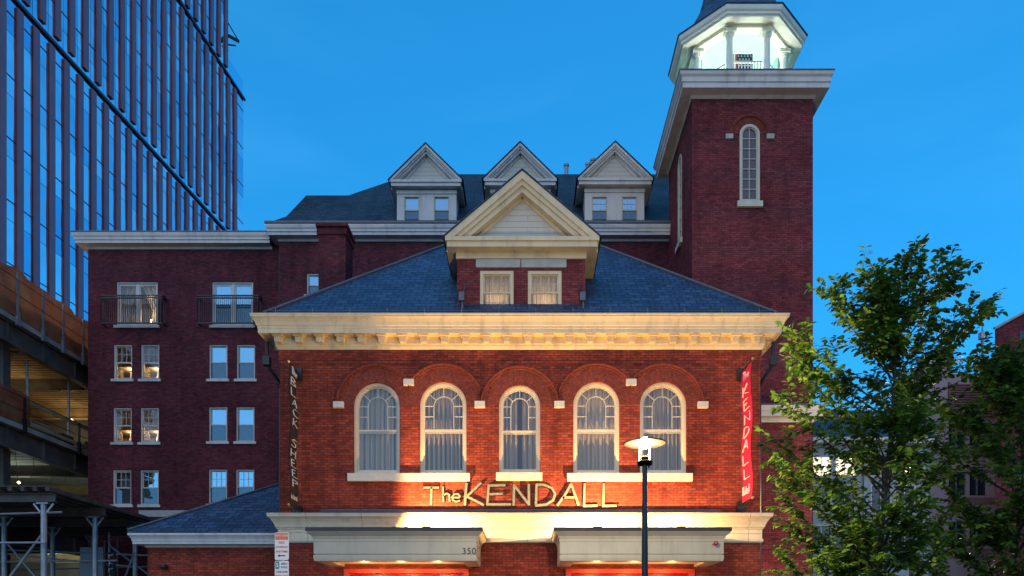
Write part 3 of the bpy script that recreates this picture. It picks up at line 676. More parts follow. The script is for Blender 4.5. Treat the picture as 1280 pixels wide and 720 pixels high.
# ------------------------------------------------------------------ wall lettering
GLY = {'T': [[(0, 1), (.62, 1.0)], [(.32, 1), (.30, -.02)]],
 'h': [[(0, 1), (.03, 0)], [(.03, .42), (.2, .55), (.34, .48), (.36, 0)]],
 'e': [[(.36, .06), (.2, -.02), (.03, .1), (.0, .28), (.1, .48), (.28, .5), (.38, .36), (.34, .26), (.02, .26)]],
 'K': [[(.06, 1.08), (.0, 0)], [(.62, 1.1), (.08, .42), (.72, 0)]],
 'E': [[(.62, 1), (.05, .98), (.0, .02), (.82, 0.02)], [(.02, .54), (.52, .56)]],
 'N': [[(.0, 0), (.02, .98), (.62, .02), (.62, 1.0)]],
 'D': [[(.0, 0), (.02, 1.0), (.3, 1.0), (.62, .84), (.74, .55), (.66, .26), (.4, .05), (.0, .0)]],
 'A': [[(0, -.02), (.28, .45), (.56, 1.05), (.72, .5), (.86, .0)], [(.24, .36), (.72, .38)]],
 'L': [[(.03, 1.05), (.0, .0), (.56, .02)]],
 'B': [[(.0, 0), (.0, 1), (.35, .95), (.42, .75), (.02, .53), (.45, .42), (.5, .15), (.0, 0)]],
 'C': [[(.5, .95), (.2, .9), (.02, .5), (.15, .08), (.5, .02)]],
 'S': [[(.45, .92), (.2, 1), (.03, .8), (.4, .45), (.42, .15), (.2, 0), (.0, .1)]],
 'H': [[(.0, 1), (.0, 0)], [(.45, 1), (.45, 0)], [(.0, .5), (.45, .5)]],
 'P': [[(.0, 0), (.0, 1), (.38, .92), (.42, .65), (.02, .5)]],
 'o': [[(.2, 0), (.02, .15), (.05, .4), (.25, .48), (.38, .3), (.32, .06), (.2, 0)]],
 't': [[(.15, .9), (.15, .05), (.3, 0)], [(0, .6), (.32, .62)]],
 'l': [[(.05, 1), (.05, 0)]],
 'a': [[(.36, .45), (.1, .45), (.02, .2), (.15, 0), (.34, .15), (.36, .45), (.38, 0)]],
 'u': [[(.0, .48), (.05, .05), (.28, .02), (.35, .48), (.36, 0)]],
 'r': [[(.0, .48), (.02, 0)], [(.02, .3), (.2, .48)]],
 's': [[(.3, .45), (.05, .4), (.28, .15), (.0, .02)]],
 'n': [[(.0, .48), (.0, 0)], [(.0, .35), (.2, .5), (.33, .35), (.33, 0)]],
 'R': [[(.0, 0), (.0, 1), (.38, .92), (.42, .65), (.02, .5), (.48, 0)]]}
sg = thing('wall_lettering', (X(650, YF), YF, Z(633, YF)), 'gold grey raised letters spelling The KENDALL on brick above the stone band', 'sign')
def sletter(ch, p0, p1, ytop, ybot, sw, d0=.10, m=M_LETTER, name='letter'):
    gl = GLY[ch]; gx = max(x for s in gl for x, _ in s); gt = max(z for s in gl for _, z in s)
    xa, xb = X(p0, YF - .1), X(p1, YF - .1); za, zb = Z(ybot, YF - .1), Z(ytop, YF - .1)
    o = MB()
    for s in gl:
        P = [(xa + (xb - xa) * x / gx, za + (zb - za) * z / gt) for x, z in s]
        for k in range(len(P) - 1):
            a, b = Vector(P[k]), Vector(P[k + 1]); d = (b - a).normalized() * sw * .3
            bar2(o, tuple(a - d), tuple(b + d), sw, YF - d0 - .0015 * k, YF - .045 - .0012 * k, 0, 1); bar2(o, tuple(a - d * 1.3), tuple(b + d * 1.3), sw + .035, YF - .044 - .0015 * k, YF - .02 - .0012 * k, 1, 1)  # black letter sides; the wider black backing stands in for their shadow edge
    return o.build(name, [m, M_BLACK], sg)
for ch, a, b, t, bt, sw in (('T', 530, 548, 609.5, 630, .062), ('h', 553.5, 562, 608.5, 627, .05), ('e', 565, 575, 617.5, 627, .05), ('K', 581, 604, 604, 631, .07), ('E', 609, 638, 606.5, 631, .07),
                        ('N', 642, 661, 606, 631, .07), ('D', 670, 694, 606, 632, .07), ('A', 697, 723, 605, 631, .07), ('L', 730, 746, 605, 632.5, .066), ('L', 754, 770, 605, 632.5, .066)):
    sletter(ch, a, b, t, bt, sw)

# ------------------------------------------------------------------ banners hung at right angles to the wall
def banner(name, x, y0, y1, z0, z1, mcl, words_, label, cat, face):
    r = thing(name, (x, YF, z0), label, cat)
    mb = MB(); N = 16
    def P(i, s): z = z0 + (z1 - z0) * i / N; return (x + .03 * math.sin(i * .8), z)
    for i in range(N):
        (xa, za), (xb, zb) = P(i, 0), P(i + 1, 0)
        for e in (-.006, .006): mb.face([(xa + e, y0, za), (xa + e, y1, za), (xb + e, y1, zb), (xb + e, y0, zb)], smooth=True)
    mb.build('cloth', mcl, r)
    for z in (z0, z1):
        mb = MB(); mb.tube([(x, y0 - .06, z), (x, YF - .05, z)], .022, 8); mb.box(x - .12, x + .12, YF - .12, YF - .002, z - .22, z + .10); mb.beam((x + .0, YF - .1, z - .2), (x, y0 + .35, z), .02, .03)
        b = mb.build('arm_bracket', M_BLACK, r)
        mb = MB(); mb.lathe((x, y0 - .09, z), [(0, -.045), (.032, -.032), (.045, 0), (.032, .032), (0, .045)], 10); mb.build('finial', M_GOLD, b)
    for (txt, zt, zb_, u0, u1, sw) in words_:
        n = len(txt); o = MB(); hh = (zt - zb_) / n
        for k, ch in enumerate(txt):
            if ch == ' ': continue
            gl = GLY[ch]; gx = max(a for s in gl for a, _ in s) + .001; gt = max(b for s in gl for _, b in s)
            for s in gl:
                for q in range(len(s) - 1):
                    def W_(p):
                        u = u0 + (u1 - u0) * (p[0] / gx if gx > .1 else .5); z = zt - (k + 1) * hh + hh * .16 + hh * .72 * p[1] / gt; i_ = (z - z0) / (z1 - z0) * N
                        return Vector((x + .03 * math.sin(i_ * .8) + face * .016, u, z))
                    o.beam(W_(s[q]), W_(s[q + 1]), .010, sw, up=(1, 0, 0))
        o.build('lettering', M_WHT, r)
    return r
def horiz(r_x, y0, y1, z, h, txt, face, r, sw=.02):
    o = MB(); n = len(txt); w = (y1 - y0) / n
    for k, ch in enumerate(txt):
        gl = GLY[ch]; gx = max(a for s in gl for a, _ in s) + .05; kk = k if face < 0 else n - 1 - k
        kk = n - 1 - k if face < 0 else k
        for s in gl:
            for q in range(len(s) - 1):
                def W_(p):
                    f_ = p[0] / gx * .8 + .1
                    u = y0 + w * (kk + (1 - f_ if face < 0 else f_)); return Vector((r_x + face * .02, u, z + h * p[1]))
                o.beam(W_(s[q]), W_(s[q + 1]), .010, sw, up=(1, 0, 0))
    o.build('lettering', M_WHT, r)
xk = 6.27
rb = banner('red_banner', xk, 20.5, 21.42, 5.35, 9.22, M_REDCLOTH, [('KENDALL', 8.72, 5.95, 21.22, 20.72, .036)], 'tall red banner lettered KENDALL in white at the right end of the facade', 'banner', -1)
horiz(xk, 20.65, 21.25, 8.85, .24, 'The', -1, rb, .03); horiz(xk, 20.62, 21.3, 5.55, .25, 'Hotel', -1, rb, .03)
xb_ = -6.77
bb = banner('black_banner', xb_, 20.8, 21.45, 5.2, 9.25, M_BLKCLOTH, [('BLACK SHEEP', 8.95, 5.72, 20.95, 21.35, .034)], 'narrow black banner with white letters BLACK SHEEP at the left end of the facade', 'banner', 1)
horiz(xb_, 20.9, 21.4, 9.0, .20, 'The', 1, bb, .025); horiz(xb_, 20.84, 21.42, 5.42, .2, 'Restaurant', 1, bb, .022)

# ------------------------------------------------------------------ one storey side building (left of the facade)
ex = thing('side_building', (-9.5, 22.6, 0), 'low single storey brick side building with slate roof and cream gutter, left of the facade', 'building')
EX0, EY, EB, EZ = -11.75, 22.6, 30.0, 4.26
mb = MB(); wall_sheet(mb, EX0, FX0 - .004, 0, EZ, lambda u, d, z: (u, EY + d, z), []); mb.face([(EX0, EY, 0), (EX0, EB, 0), (EX0, EB, EZ), (EX0, EY, EZ)]); mb.build('wall', M_BRICK, ex)
prf = [(.02, 4.20), (.05, 4.22), (.06, 4.28), (.30, 4.282), (.30, 4.36), (.32, 4.37), (.32, 4.42), (.36, 4.50), (.40, 4.54), (.40, 4.62), (.38, 4.64), (.2, 4.66)]
mb = MB()
for i in range(len(prf) - 1):
    (o0, z0), (o1, z1) = prf[i], prf[i + 1]; xr = FX0 - .005
    mb.face([(EX0 - o0, EY - o0, z0), (xr, EY - o0, z0), (xr, EY - o1, z1), (EX0 - o1, EY - o1, z1)])
    mb.face([(EX0 - o0, EY - o0, z0), (EX0 - o0, EB, z0), (EX0 - o1, EB, z1), (EX0 - o1, EY - o1, z1)])
mb.build('cornice', M_TRIM2, ex)
mb = MB(); a = (EX0 - .40, EY - .40, 4.665); tt = FX0 - .005 - a[0]; k = .61
top1 = (FX0 - .005, a[1] + tt, a[2] + k * tt); top2 = (FX0 - .005, EB, a[2] + k * tt)
mb.face([a, (FX0 - .005, a[1], a[2]), top1]); mb.face([(a[0], EB, a[2]), a, top1, top2])
for p, q in ((a, (FX0 - .005, a[1], a[2])), ((a[0], EB, a[2]), a)): mb.face([p, q, (q[0], q[1], q[2] - .06), (p[0], p[1], p[2] - .06)])
er = mb.build('roof', M_SLATE, ex)
mb = MB(); mb.tube([(a[0], a[1], a[2] + .03), (top1[0] - .02, top1[1], top1[2] + .03)], .045, 6); mb.build('hip_cap', M_LEAD, er)
mb = MB(); mb.lathe((X(207, EY), EY - .10, Z(709, EY)), [(0, -.09), (.09, -.07), (.12, 0), (.09, .07), (0, .09)], 12); mb.build('wall_light', M_BLACK, ex)

# ------------------------------------------------------------------ brick tower with lantern cupola
TX0, TX1, TY0, TY1 = 5.83, 10.12, 26.0, 30.29
TXc, TYc = (TX0 + TX1) / 2, (TY0 + TY1) / 2
tw = thing('brick_tower', (TXc, TYc, 0), 'tall square brick tower with wide cornice and lit octagonal cupola', 'tower')
TZ = 20.66
fw = (X(924.4, TY0), X(949.6, TY0), Z(252.5, TY0), Z(155.5, TY0))
mb = MB()
wall_sheet(mb, TX0, TX1, 9.0, TZ, lambda u, d, z: (u, TY0 + d, z), [(*fw, True)], .16)
sw_ = (27.72, 28.44, Z(304, 28.1), Z(195, 28.1))
wall_sheet(mb, TY0, TY1, 0, TZ, lambda u, d, z: (TX0 + d, u, z), [(*sw_, True)], .16)
mb.face([(TX1, TY0, 0), (TX1, TY1, 0), (TX1, TY1, TZ), (TX1, TY0, TZ)]); mb.face([(TX0, TY1, 0), (TX1, TY1, 0), (TX1, TY1, TZ), (TX0, TY1, TZ)])
mb.face([(TX0 + .05, TY0 + .3, 0), (TX1 - .05, TY0 + .3, 0), (TX1 - .05, TY0 + .3, TZ), (TX0 + .05, TY0 + .3, TZ)], 1); mb.face([(TX0 + .3, TY0 + .1, 8), (TX0 + .3, TY1 - .1, 8), (TX0 + .3, TY1 - .1, TZ), (TX0 + .3, TY0 + .1, TZ)], 1)
mb.build('wall', [M_BRICKT, M_DARKIN], tw)
def tower_window(cx, w, h, loc, rot):
    mb = MB(); band(mb, w, h, 0, .09, .0, .16); band(mb, w, h, .09, .12, .05, .14)
    for k in range(1, 7): zz = .12 + (h - .24) * k / 7; mb.box(-w / 2 + .1, w / 2 - .1, .06, .10, zz - .012, zz + .012)
    mb.box(-.012, .012, .062, .098, .1, h - .12)
    o = mb.build('window', M_WHITE, tw, loc=Vector(loc) - world_of(tw)); o.rotation_euler.z = rot
    g = MB(); g.face([(x, .09, z) for x, z in stilted(w, h, .1)]); g.build('pane', M_WGL, o, loc=(0, 0, 0))
    g = MB(); g.box(-w / 2 - .09, w / 2 + .09, -.08, .10, -.20, -.002); g.build('sill', M_SILL, o, loc=(0, 0, 0))
tower_window(0, fw[1] - fw[0], fw[3] - fw[2], ((fw[0] + fw[1]) / 2, TY0 - .02, fw[2]), 0)
tower_window(0, sw_[1] - sw_[0], sw_[3] - sw_[2], (TX0 - .02, sum(sw_[:2]) / 2, sw_[2]), R(-90))
mb = MB(); c = (fw[0] + fw[1]) / 2; r = (fw[1] - fw[0]) / 2; sp = fw[3] - r
arch_ring(mb, c, sp, r, r + .26, TY0 - .012, TY0 + .01, 0, 180, 30); arch_ring(mb, c, sp, r + .26, r + .36, TY0 - .05, TY0 + .01, 0, 180, 30); mb.build('arch_hood', M_ARCH, tw)
for s in (-1, 1):
    mb = MB(); xx = c + s * (r + .37); mb.box(xx - .13, xx + .13, TY0 - .07, TY0 + .01, sp - .18, sp - .01); mb.build('impost_block', M_LINTEL, tw)
tc = [(.02, 20.52), (.08, 20.56), (.08, 20.62), (.42, 20.63), (.42, 20.80), (.46, 20.82), (.46, 20.98), (.52, 21.04), (.54, 21.14), (.40, 21.17), (.0, 21.2)]
mb = MB(); ring_profile(mb, TX0, TX1, TY0, TY1, tc, back=True); mb.face([(TX0, TY0, 21.2), (TX1, TY0, 21.2), (TX1, TY1, 21.2), (TX0, TY1, 21.2)]); mb.build('cornice', M_TRIM2, tw)
mb = MB(); ring_profile(mb, TX0, TX1, TY0, TY1, [(.545, 21.145), (.56, 21.15), (.56, 21.185), (.3, 21.21)], back=True); mb.build('cornice_flashing', M_LEAD, tw)
# lower wing at the tower's foot
WY = 25.5; wr = X(1015.5, WY)
mb = MB(); wall_sheet(mb, FX1 + .01, wr, 0, 9.2, lambda u, d, z: (u, WY + d, z), []); mb.face([(wr, WY, 0), (wr, TY1, 0), (wr, TY1, 9.2), (wr, WY, 9.2)]); mb.build('lower_wall', M_BRICKT, tw)
pr = [(.02, 8.90), (.04, 8.94), (.04, 9.04), (.26, 9.05), (.26, 9.22), (.30, 9.25), (.34, 9.36), (.36, 9.4)]
mb = MB()
for i in range(len(pr) - 1):
    (o0, z0), (o1, z1) = pr[i], pr[i + 1]; xl = FX1 + .01
    mb.face([(xl, WY - o0, z0), (wr + o0, WY - o0, z0), (wr + o1, WY - o1, z1), (xl, WY - o1, z1)]); mb.face([(wr + o0, WY - o0, z0), (wr + o0, TY1, z0), (wr + o1, TY1, z1), (wr + o1, WY - o1, z1)])
mb.build('lower_cornice', M_TRIM2, tw)
mb = MB(); xl = FX1 + .01; mb.face([(xl, WY - .36, 9.41), (wr + .36, WY - .36, 9.41), (wr + .2, TY0 - .01, 9.72), (xl, TY0 - .01, 9.72)]); mb.face([(wr + .36, WY - .36, 9.41), (wr + .36, TY1, 9.41), (wr + .2, TY1, 9.72), (wr + .2, TY0 - .01, 9.72)])
mb.build('lower_roof', M_STEEL, tw)
# cupola
def octo(ap, z, cx=TXc, cy=TYc): rr = ap / math.cos(math.pi / 8); return [(cx + rr * math.cos(math.pi / 8 + k * math.pi / 4), cy + rr * math.sin(math.pi / 8 + k * math.pi / 4), z) for k in range(8)]
def octo_prof(mb, prof, m=0):
    rg = [octo(a, z) for a, z in prof]
    for i in range(len(rg) - 1):
        for k in range(8): mb.face([rg[i][k], rg[i][(k + 1) % 8], rg[i + 1][(k + 1) % 8], rg[i + 1][k]], m)
mb = MB(); octo_prof(mb, [(1.50, 23.45), (1.50, 23.36), (1.80, 23.355), (1.80, 23.46), (1.86, 23.47), (1.98, 23.43), (2.0, 23.40), (2.22, 23.395), (2.22, 23.46), (2.28, 23.47), (2.28, 23.54), (2.34, 23.58), (2.37, 23.66), (2.37, 23.72)])
cup = mb.build('cupola_eave', M_CUPW, tw)
mb = MB(); octo_prof(mb, [(2.37, 23.725), (2.41, 23.73), (2.41, 23.76), (2.1, 23.98), (1.78, 24.35), (1.5, 24.9), (1.28, 25.7), (1.0, 26.8), (.62, 28.6), (.2, 30.6), (.02, 31.2)]); mb.build('spire', M_SLATE, tw)
mb = MB(); mb.lathe((TXc, TYc, 31.1), [(.03, 0), (.03, .5), (.12, .62), (.12, .75), (.02, .9), (.01, 1.6)], 12); mb.build('finial', M_GOLD, tw)
mb = MB(); octo_prof(mb, [(1.85, 21.205), (1.85, 21.34), (0.01, 21.36)]); mb.build('cupola_floor', M_CUPW, tw)
mb = MB(); octo_prof(mb, [(1.50, 23.44), (.9, 24.1), (.01, 24.35)]); mb.build('cupola_ceiling', M_CYAN, tw)
base = octo(1.62, 21.3); top = octo(1.62, 23.36)
mb = MB(); pf = [(.17, 0), (.17, .10), (.14, .14), (.135, .16), (.115, 1.74), (.12, 1.76), (.15, 1.80), (.15, 1.84), (.18, 1.90), (.18, 2.06)]
mb.lathe((0, 0, 0), pf, 16); mb.box(-.20, .20, -.20, .20, 1.93, 2.05)
cm = None
for k in range(8):
    loc = Vector(base[k]) - world_of(tw)
    if cm is None: cm = mb.build('column', M_CUPW, tw, loc=loc)
    else: dup(cm, tw, loc)
for k in range(8):
    a, b = Vector(base[k]), Vector(base[(k + 1) % 8]); mb = MB(); a0 = a.lerp(b, .12); b0 = a.lerp(b, .88)
    up = Vector((0, 0, 1)); mb.beam(a0 + up * .95, b0 + up * .95, .06, .06); mb.beam(a0 + up * .12, b0 + up * .12, .05, .05)
    for j in range(9): q = a0.lerp(b0, (j + .5) / 9); mb.beam(q + up * .14, q + up * .93, .03, .03)
    mb.build('railing', M_CUPW, tw)
ins = octo(1.42, 0)
# pale bird screens hung inside the far sides, sagging from the ceiling
for k in range(8):
    a, b = ins[k], ins[(k + 1) % 8]
    if (a[1] + b[1]) / 2 < TYc - .3: continue
    mb = MB(); mid = ((a[0] + b[0]) / 2 * .96 + TXc * .04, (a[1] + b[1]) / 2 * .96 + TYc * .04)
    A0, B0, A1, B1 = (a[0], a[1], 21.4), (b[0], b[1], 21.4), (a[0], a[1], 23.3), (b[0], b[1], 23.5); C0 = (mid[0], mid[1], 22.4)
    for q in ((A0, B0, C0), (B0, B1, C0), (B1, A1, C0), (A1, A0, C0)): mb.face(q)
    mb.build('screen', M_SCREENC, tw)
mb = MB(); mb.tube([(ins[5][0], ins[5][1], 21.9), (TXc + .3, TYc, 23.6)], .012, 5); mb.tube([(ins[5][0], ins[5][1], 21.75), (TXc - .1, TYc - .2, 22.5)], .008, 5); mb.build('guy_wire', M_IRON, tw)
for dx, dy, z, e in ((-.9, -.7, 21.6, 26), (.9, -.7, 21.6, 26), (0, .4, 22.4, 30)): lamp('cupola_lamp', (TXc + dx, TYc + dy, z), e, (.95, 1.0, .88), .12, parent=tw)
# flag hanging in the cupola
fl = thing('flag', (X(928, 27.3), 27.3, 21.5), 'stars and stripes flag hanging inside the lit cupola', 'flag')
fx0, fx1, fz0, fz1 = X(915, 27.3), X(941, 27.3), 21.45, Z(67.5, 27.3)
mb = MB(); yy = 27.3
mb.box(fx0, fx0 + .06, yy, yy + .01, fz0, fz1, 0); mb.box(fx0 + .06, fx0 + .12, yy, yy + .01, fz0, fz1, 1); mb.box(fx0 + .12, fx0 + .18, yy, yy + .01, fz0, fz1, 0); mb.box(fx0 + .18, fx1, yy, yy + .01, fz0, fz1, 2)
mb.build('cloth', [M_FRED, M_WHT, M_BLUE], fl)
mb = MB()
for i in range(5):
    for j in range(7):
        cx, cz = fx0 + .24 + i * .115 + (.05 if j % 2 else 0), fz1 - .08 - j * .12
        if cx > fx1 - .03: continue
        P = [(cx + (.036 if q % 2 == 0 else .015) * math.sin(q * math.pi / 5), yy - .006, cz + (.036 if q % 2 == 0 else .015) * math.cos(q * math.pi / 5)) for q in range(10)]
        mb.face(P)
mb.build('stars', M_WHT, fl)
mb = MB(); mb.tube([(fx0 - .1, yy - .02, fz1 + .03), (fx1 + .1, yy - .02, fz1 + .09)], .015, 6); mb.build('rod', M_WHT, fl)

# ------------------------------------------------------------------ rear brick hotel block
HY, HL = 30.4, 30.9
hb = thing('rear_building', (-5, HY, 0), 'five storey dark brick block behind the facade with white dormers and iron balconies', 'building')
HX0, HXM, HX1, HBK = X(110, HL), X(349, HY), 8.0, 44.0
hw_ = []
for a, b, t, bt, st, cu in ((145.5, 197, 352, 407, 'slide', 'lit'), (264.6, 316.7, 352, 407, 'slide', 'blind'),
        (142, 165, 430, 474, 'six', 'lit'), (176, 199, 430, 474, 'six', 'lit'), (261.5, 284, 430, 474, 'plain', 'blind'), (296, 318.5, 430, 474, 'plain', 'blind'),
        (141.5, 164.5, 509, 553, 'six', 'lit'), (175.5, 198.5, 509, 553, 'six', 'lit'), (261, 284, 508, 552, 'plain', 'blind'), (295, 318, 508, 552, 'plain', 'blind'),
        (141, 164, 588, 631, 'six', 'grey'), (175.5, 198, 588, 631, 'six', 'grey'), (261, 283.5, 587, 630, 'six', 'grey'), (295, 317.5, 587, 630, 'six', 'grey')):
    w, h = (1.74, 1.86) if st == 'slide' else (.775, 1.47)
    hw_.append((X((a + b) / 2, HL), Z(bt, HL), w, h, st, cu, a))
mb = MB(); HZ = 17.86
wall_sheet(mb, HX0, HXM, 0, HZ, lambda u, d, z: (u, HL + d, z), [(c - w / 2, c + w / 2, z, z + h) for c, z, w, h, *_ in hw_], .2)
mw = (X(392, HY), Z(369, HY), .58, .92)
wall_sheet(mb, HXM, HX1, 0, HZ, lambda u, d, z: (u, HY + d, z), [(mw[0] - .29, mw[0] + .29, mw[1], mw[1] + .92)], .2)
mb.face([(HXM, HY, 0), (HXM, HL, 0), (HXM, HL, HZ), (HXM, HY, HZ)])
for xx, y0 in ((HX0, HL), (HX1, HY)): mb.face([(xx, y0, 0), (xx, HBK, 0), (xx, HBK, HZ), (xx, y0, HZ)])
mb.face([(HX0, HBK, 0), (HX1, HBK, 0), (HX1, HBK, HZ), (HX0, HBK, HZ)])
mb.build('wall', M_BRICKD, hb)
mb = MB(); mb.face([(HX0 + .1, HL + 1.6, 0), (HX1 - .1, HL + 1.6, 0), (HX1 - .1, HL + 1.6, HZ), (HX0 + .1, HL + 1.6, HZ)])
for z in (4.7, 7.5, 10.2, 12.9): mb.face([(HX0 + .1, HL + .3, z), (HXM, HL + .3, z), (HXM, HL + 1.6, z), (HX0 + .1, HL + 1.6, z)])
mb.face([(-14.8, HL + .3, 0), (-14.8, HL + 1.6, 0), (-14.8, HL + 1.6, HZ), (-14.8, HL + .3, HZ)])
mb.build('interior_wall', M_ROOM, hb)
for c, z, w, h, st, cu, a in hw_:
    rect_window(hb, c, z, HL, w, h, st, cu, seed=int(a), glass=M_GLASS if cu == 'lit' else M_GLASSR)
    if cu == 'lit':
        lx = c + (.28 if st == 'slide' else .05)
        g = MB(); g.lathe((lx, HL + .75, z + .42), [(.0, -.16), (.14, -.15), (.09, .12), (0, .13)], 12); g.build('lamp_shade', mat('glowing_shade'), hb)
        lamp('room_lamp', (lx, HL + .62, z + .55), 9, (1.0, .62, .28), .1, parent=hb)
    if st == 'slide':
        g = MB(); x0, x1 = X(131.5, HL - .3) - X(171.2, HL - .3) + c, X(208.5, HL - .3) - X(171.2, HL - .3) + c; zt_, zb_ = z + 1.12, z - .03; y0 = HL - .32
        for zz in (zt_, zt_ - .1, zb_): 
            g.beam((x0, y0, zz), (x1, y0, zz), .05, .05)
            for xx in (x0, x1): g.beam((xx, y0, zz), (xx, HL, zz), .04, .04)
        for k in range(31): xx = x0 + (x1 - x0) * k / 30; g.beam((xx, y0, zb_), (xx, y0, zt_), .016, .016)
        for xx in (x0, x1): 
            for k in range(4): g.beam((xx, y0 + .07 * k, zb_), (xx, y0 + .07 * k, zt_), .016, .016)
        g.build('balcony_railing', M_BLACK, hb)
rect_window(hb, mw[0], mw[1], HY, .58, .92, 'plain', 'blind', sill=True)
mb = MB(); mb.box(X(174, HL), X(240, HL), HL - .03, HL + .02, Z(646, HL), Z(638, HL)); mb.build('stone_course', M_LINTEL, hb)
mb = MB(); mb.tube([(HXM - .12, HL - .09, .1), (HXM - .12, HL - .09, 17.8)], .05, 6); mb.build('downpipe', M_BLACK, hb)
hp = [(.02, 17.80), (.05, 17.82), (.05, 17.90), (.34, 17.91), (.34, 18.02), (.38, 18.04), (.38, 18.12), (.42, 18.18), (.44, 18.27), (.44, 18.31), (.2, 18.34)]
mb = MB()
for i in range(len(hp) - 1):
    (o0, z0), (o1, z1) = hp[i], hp[i + 1]
    mb.face([(HXM - o0, HY - o0, z0), (HX1 + o0, HY - o0, z0), (HX1 + o1, HY - o1, z1), (HXM - o1, HY - o1, z1)]); mb.face([(HXM - o0, HY - o0, z0), (HXM - o0, HL + .3, z0), (HXM - o1, HL + .3, z1), (HXM - o1, HY - o1, z1)])
    mb.face([(HX1 + o0, HY - o0, z0), (HX1 + o0, HBK, z0), (HX1 + o1, HBK, z1), (HX1 + o1, HY - o1, z1)])
    d = .06
    mb.face([(HX0 - o0, HL - o0, z0 - d), (HXM - .45, HL - o0, z0 - d), (HXM - .45, HL - o1, z1 - d), (HX0 - o1, HL - o1, z1 - d)]); mb.face([(HX0 - o0, HL - o0, z0 - d), (HX0 - o0, HBK, z0 - d), (HX0 - o1, HBK, z1 - d), (HX0 - o1, HL - o1, z1 - d)])
mb.build('cornice', M_TRIM2, hb)
mb = MB(); mb.box(HX0 - .46, HXM - .45, HL - .46, HL - .3, 18.255, 18.30); mb.box(HXM - .46, HX1, HY - .46, HY - .3, 18.345, 18.43); mb.face([(HX0, HL - .3, 18.29), (HXM, HL - .3, 18.29), (HXM, HBK, 18.29), (HX0, HBK, 18.29)])
mb.build('gutter', M_LEAD, hb)
x0, y0, z0, k = HXM - .40, HY - .40, 18.35, 1.02; t = 5.1
mb = MB(); a, b, c, d = (x0, y0, z0), (HX1 + .4, y0, z0), (HX1 + .4, HBK, z0), (x0, HBK, z0); p, q = (x0 + t, y0 + t, z0 + k * t), (HX1 + .4, y0 + t, z0 + k * t); p2, q2 = (x0 + t, HBK - 2, z0 + k * t), (HX1 + .4, HBK - 2, z0 + k * t)
mb.face([a, b, q, p]); mb.face([d, a, p, p2]); mb.face([p, q, q2, p2]); mb.face([b, c, q2, q])
# second hipped roof over the left wing, further back
a, t, k2 = (X(349, 37), 37.0, Z(280, 37)), 1.6, 1.5
mb.face([a, (x0 + 6, a[1], a[2]), (x0 + 6, a[1] + t, a[2] + k2 * t), (a[0] + t * .55, a[1] + t, a[2] + k2 * t)]); mb.face([(a[0], HBK, a[2]), a, (a[0] + t * .55, a[1] + t, a[2] + k2 * t), (a[0] + t * .55, HBK, a[2] + k2 * t)]); mb.face([a, (x0 + 6, a[1], a[2]), (x0 + 6, a[1], 18.3), (a[0], a[1], 18.3)])
hr = mb.build('roof', M_SLATE2, hb)
YP = 29.96; YB = 30.28
for (pc, p0, p1, pa, pb) in ((532, 487, 577, 179.5, 224), (650, 604.5, 696, 178, 223), (769, 722.5, 816, 177.5, 222)):
    xc = X((p0 + p1) / 2, YP); half = (p1 - p0) / 2 * YP / F; zb, zt = Z(pb, YP), Z(pa, YP); bw = 1.23
    mb = MB(); b0 = 18.45; ops2 = [(xc + s * .62 - .35, xc + s * .62 + .35, b0 + .05, b0 + 1.20) for s in (-1, 1)]
    wall_sheet(mb, xc - bw, xc + bw, b0, zb - .25, lambda u, d, z: (u, YB + d, z), ops2, .1)
    for s in (-1, 1): mb.face([(xc + s * bw, YB, b0), (xc + s * bw, 33, b0), (xc + s * bw, 33, zb), (xc + s * bw, YB, zb)])
    mb.box(xc - bw - .02, xc + bw + .02, YB - .04, YB + .0, zb - .42, zb - .27)
    g = MB(); dmr = mb.build('dormer', M_TRIM2, hb)
    g.face([(xc - bw, YB + .9, b0), (xc + bw, YB + .9, b0), (xc + bw, YB + .9, zb), (xc - bw, YB + .9, zb)]); g.build('interior_wall', M_ROOM, dmr)
    for s in (-1, 1): rect_window(hb, xc + s * .62, b0 + .05, YB - .06, .70, 1.15, 'plain' if pc < 600 else 'six', 'blind' if pc < 600 else 'grey', sill=False, fm=M_WHITE)
    pediment(dmr, xc, half, zb, zt, YP, YB, YB + 3.2 + .9, YB + 1.9, M_TRIM2, M_CLAP, M_SLATE2, rake=.22, gei=.24)
for px, t, h in ((735, 198, .5), (741, 193, .7), (708, 210, .45)):
    mb = MB(); xx = X(px, 36); mb.lathe((xx, 36, Z(222, 36) - .6), [(.10, 0), (.10, .7 + h), (.13, .7 + h), (.13, .8 + h), (0, .85 + h)], 10); mb.build('vent_pipe', M_STEEL, hr)

# ------------------------------------------------------------------ glass office tower (far left)
gx, gy = .0874, 1.0; gl_ = math.hypot(gx, gy); gx /= gl_; gy /= gl_     # along the facade
GO = Vector((-32.0 - .0874 * 12, 32.0, 0)); GD = Vector((gx, gy, 0)); GN = Vector((gy, -gx, 0))                       # facade runs away and slightly right; its normal points right
gt = thing('glass_tower', (GO.x - 5, GO.y + 15, 0), 'tall blue glass office tower with slim purple brown vertical fins behind the construction site', 'tower')
def G(s, n, z): return GO + GD * s + GN * n + Vector((0, 0, z))
GO = Vector((-33.05, 32.0, 0))
def s_at(px):   # distance along the facade seen at column px
    t = (px - VX) / F; return (t * GO.y - GO.x) / (GD.x - t * GD.y)
sEnd, sUp = s_at(304), s_at(285.5)
m = bpy.data.materials.new("curtain_wall_glass"); m.use_nodes = True; M_CW = m
n, l = m.node_tree.nodes, m.node_tree.links; b = n["Principled BSDF"]
uv = n.new("ShaderNodeUVMap"); uv.uv_map = "UVMap"; br = n.new("ShaderNodeTexBrick"); br.offset = 0
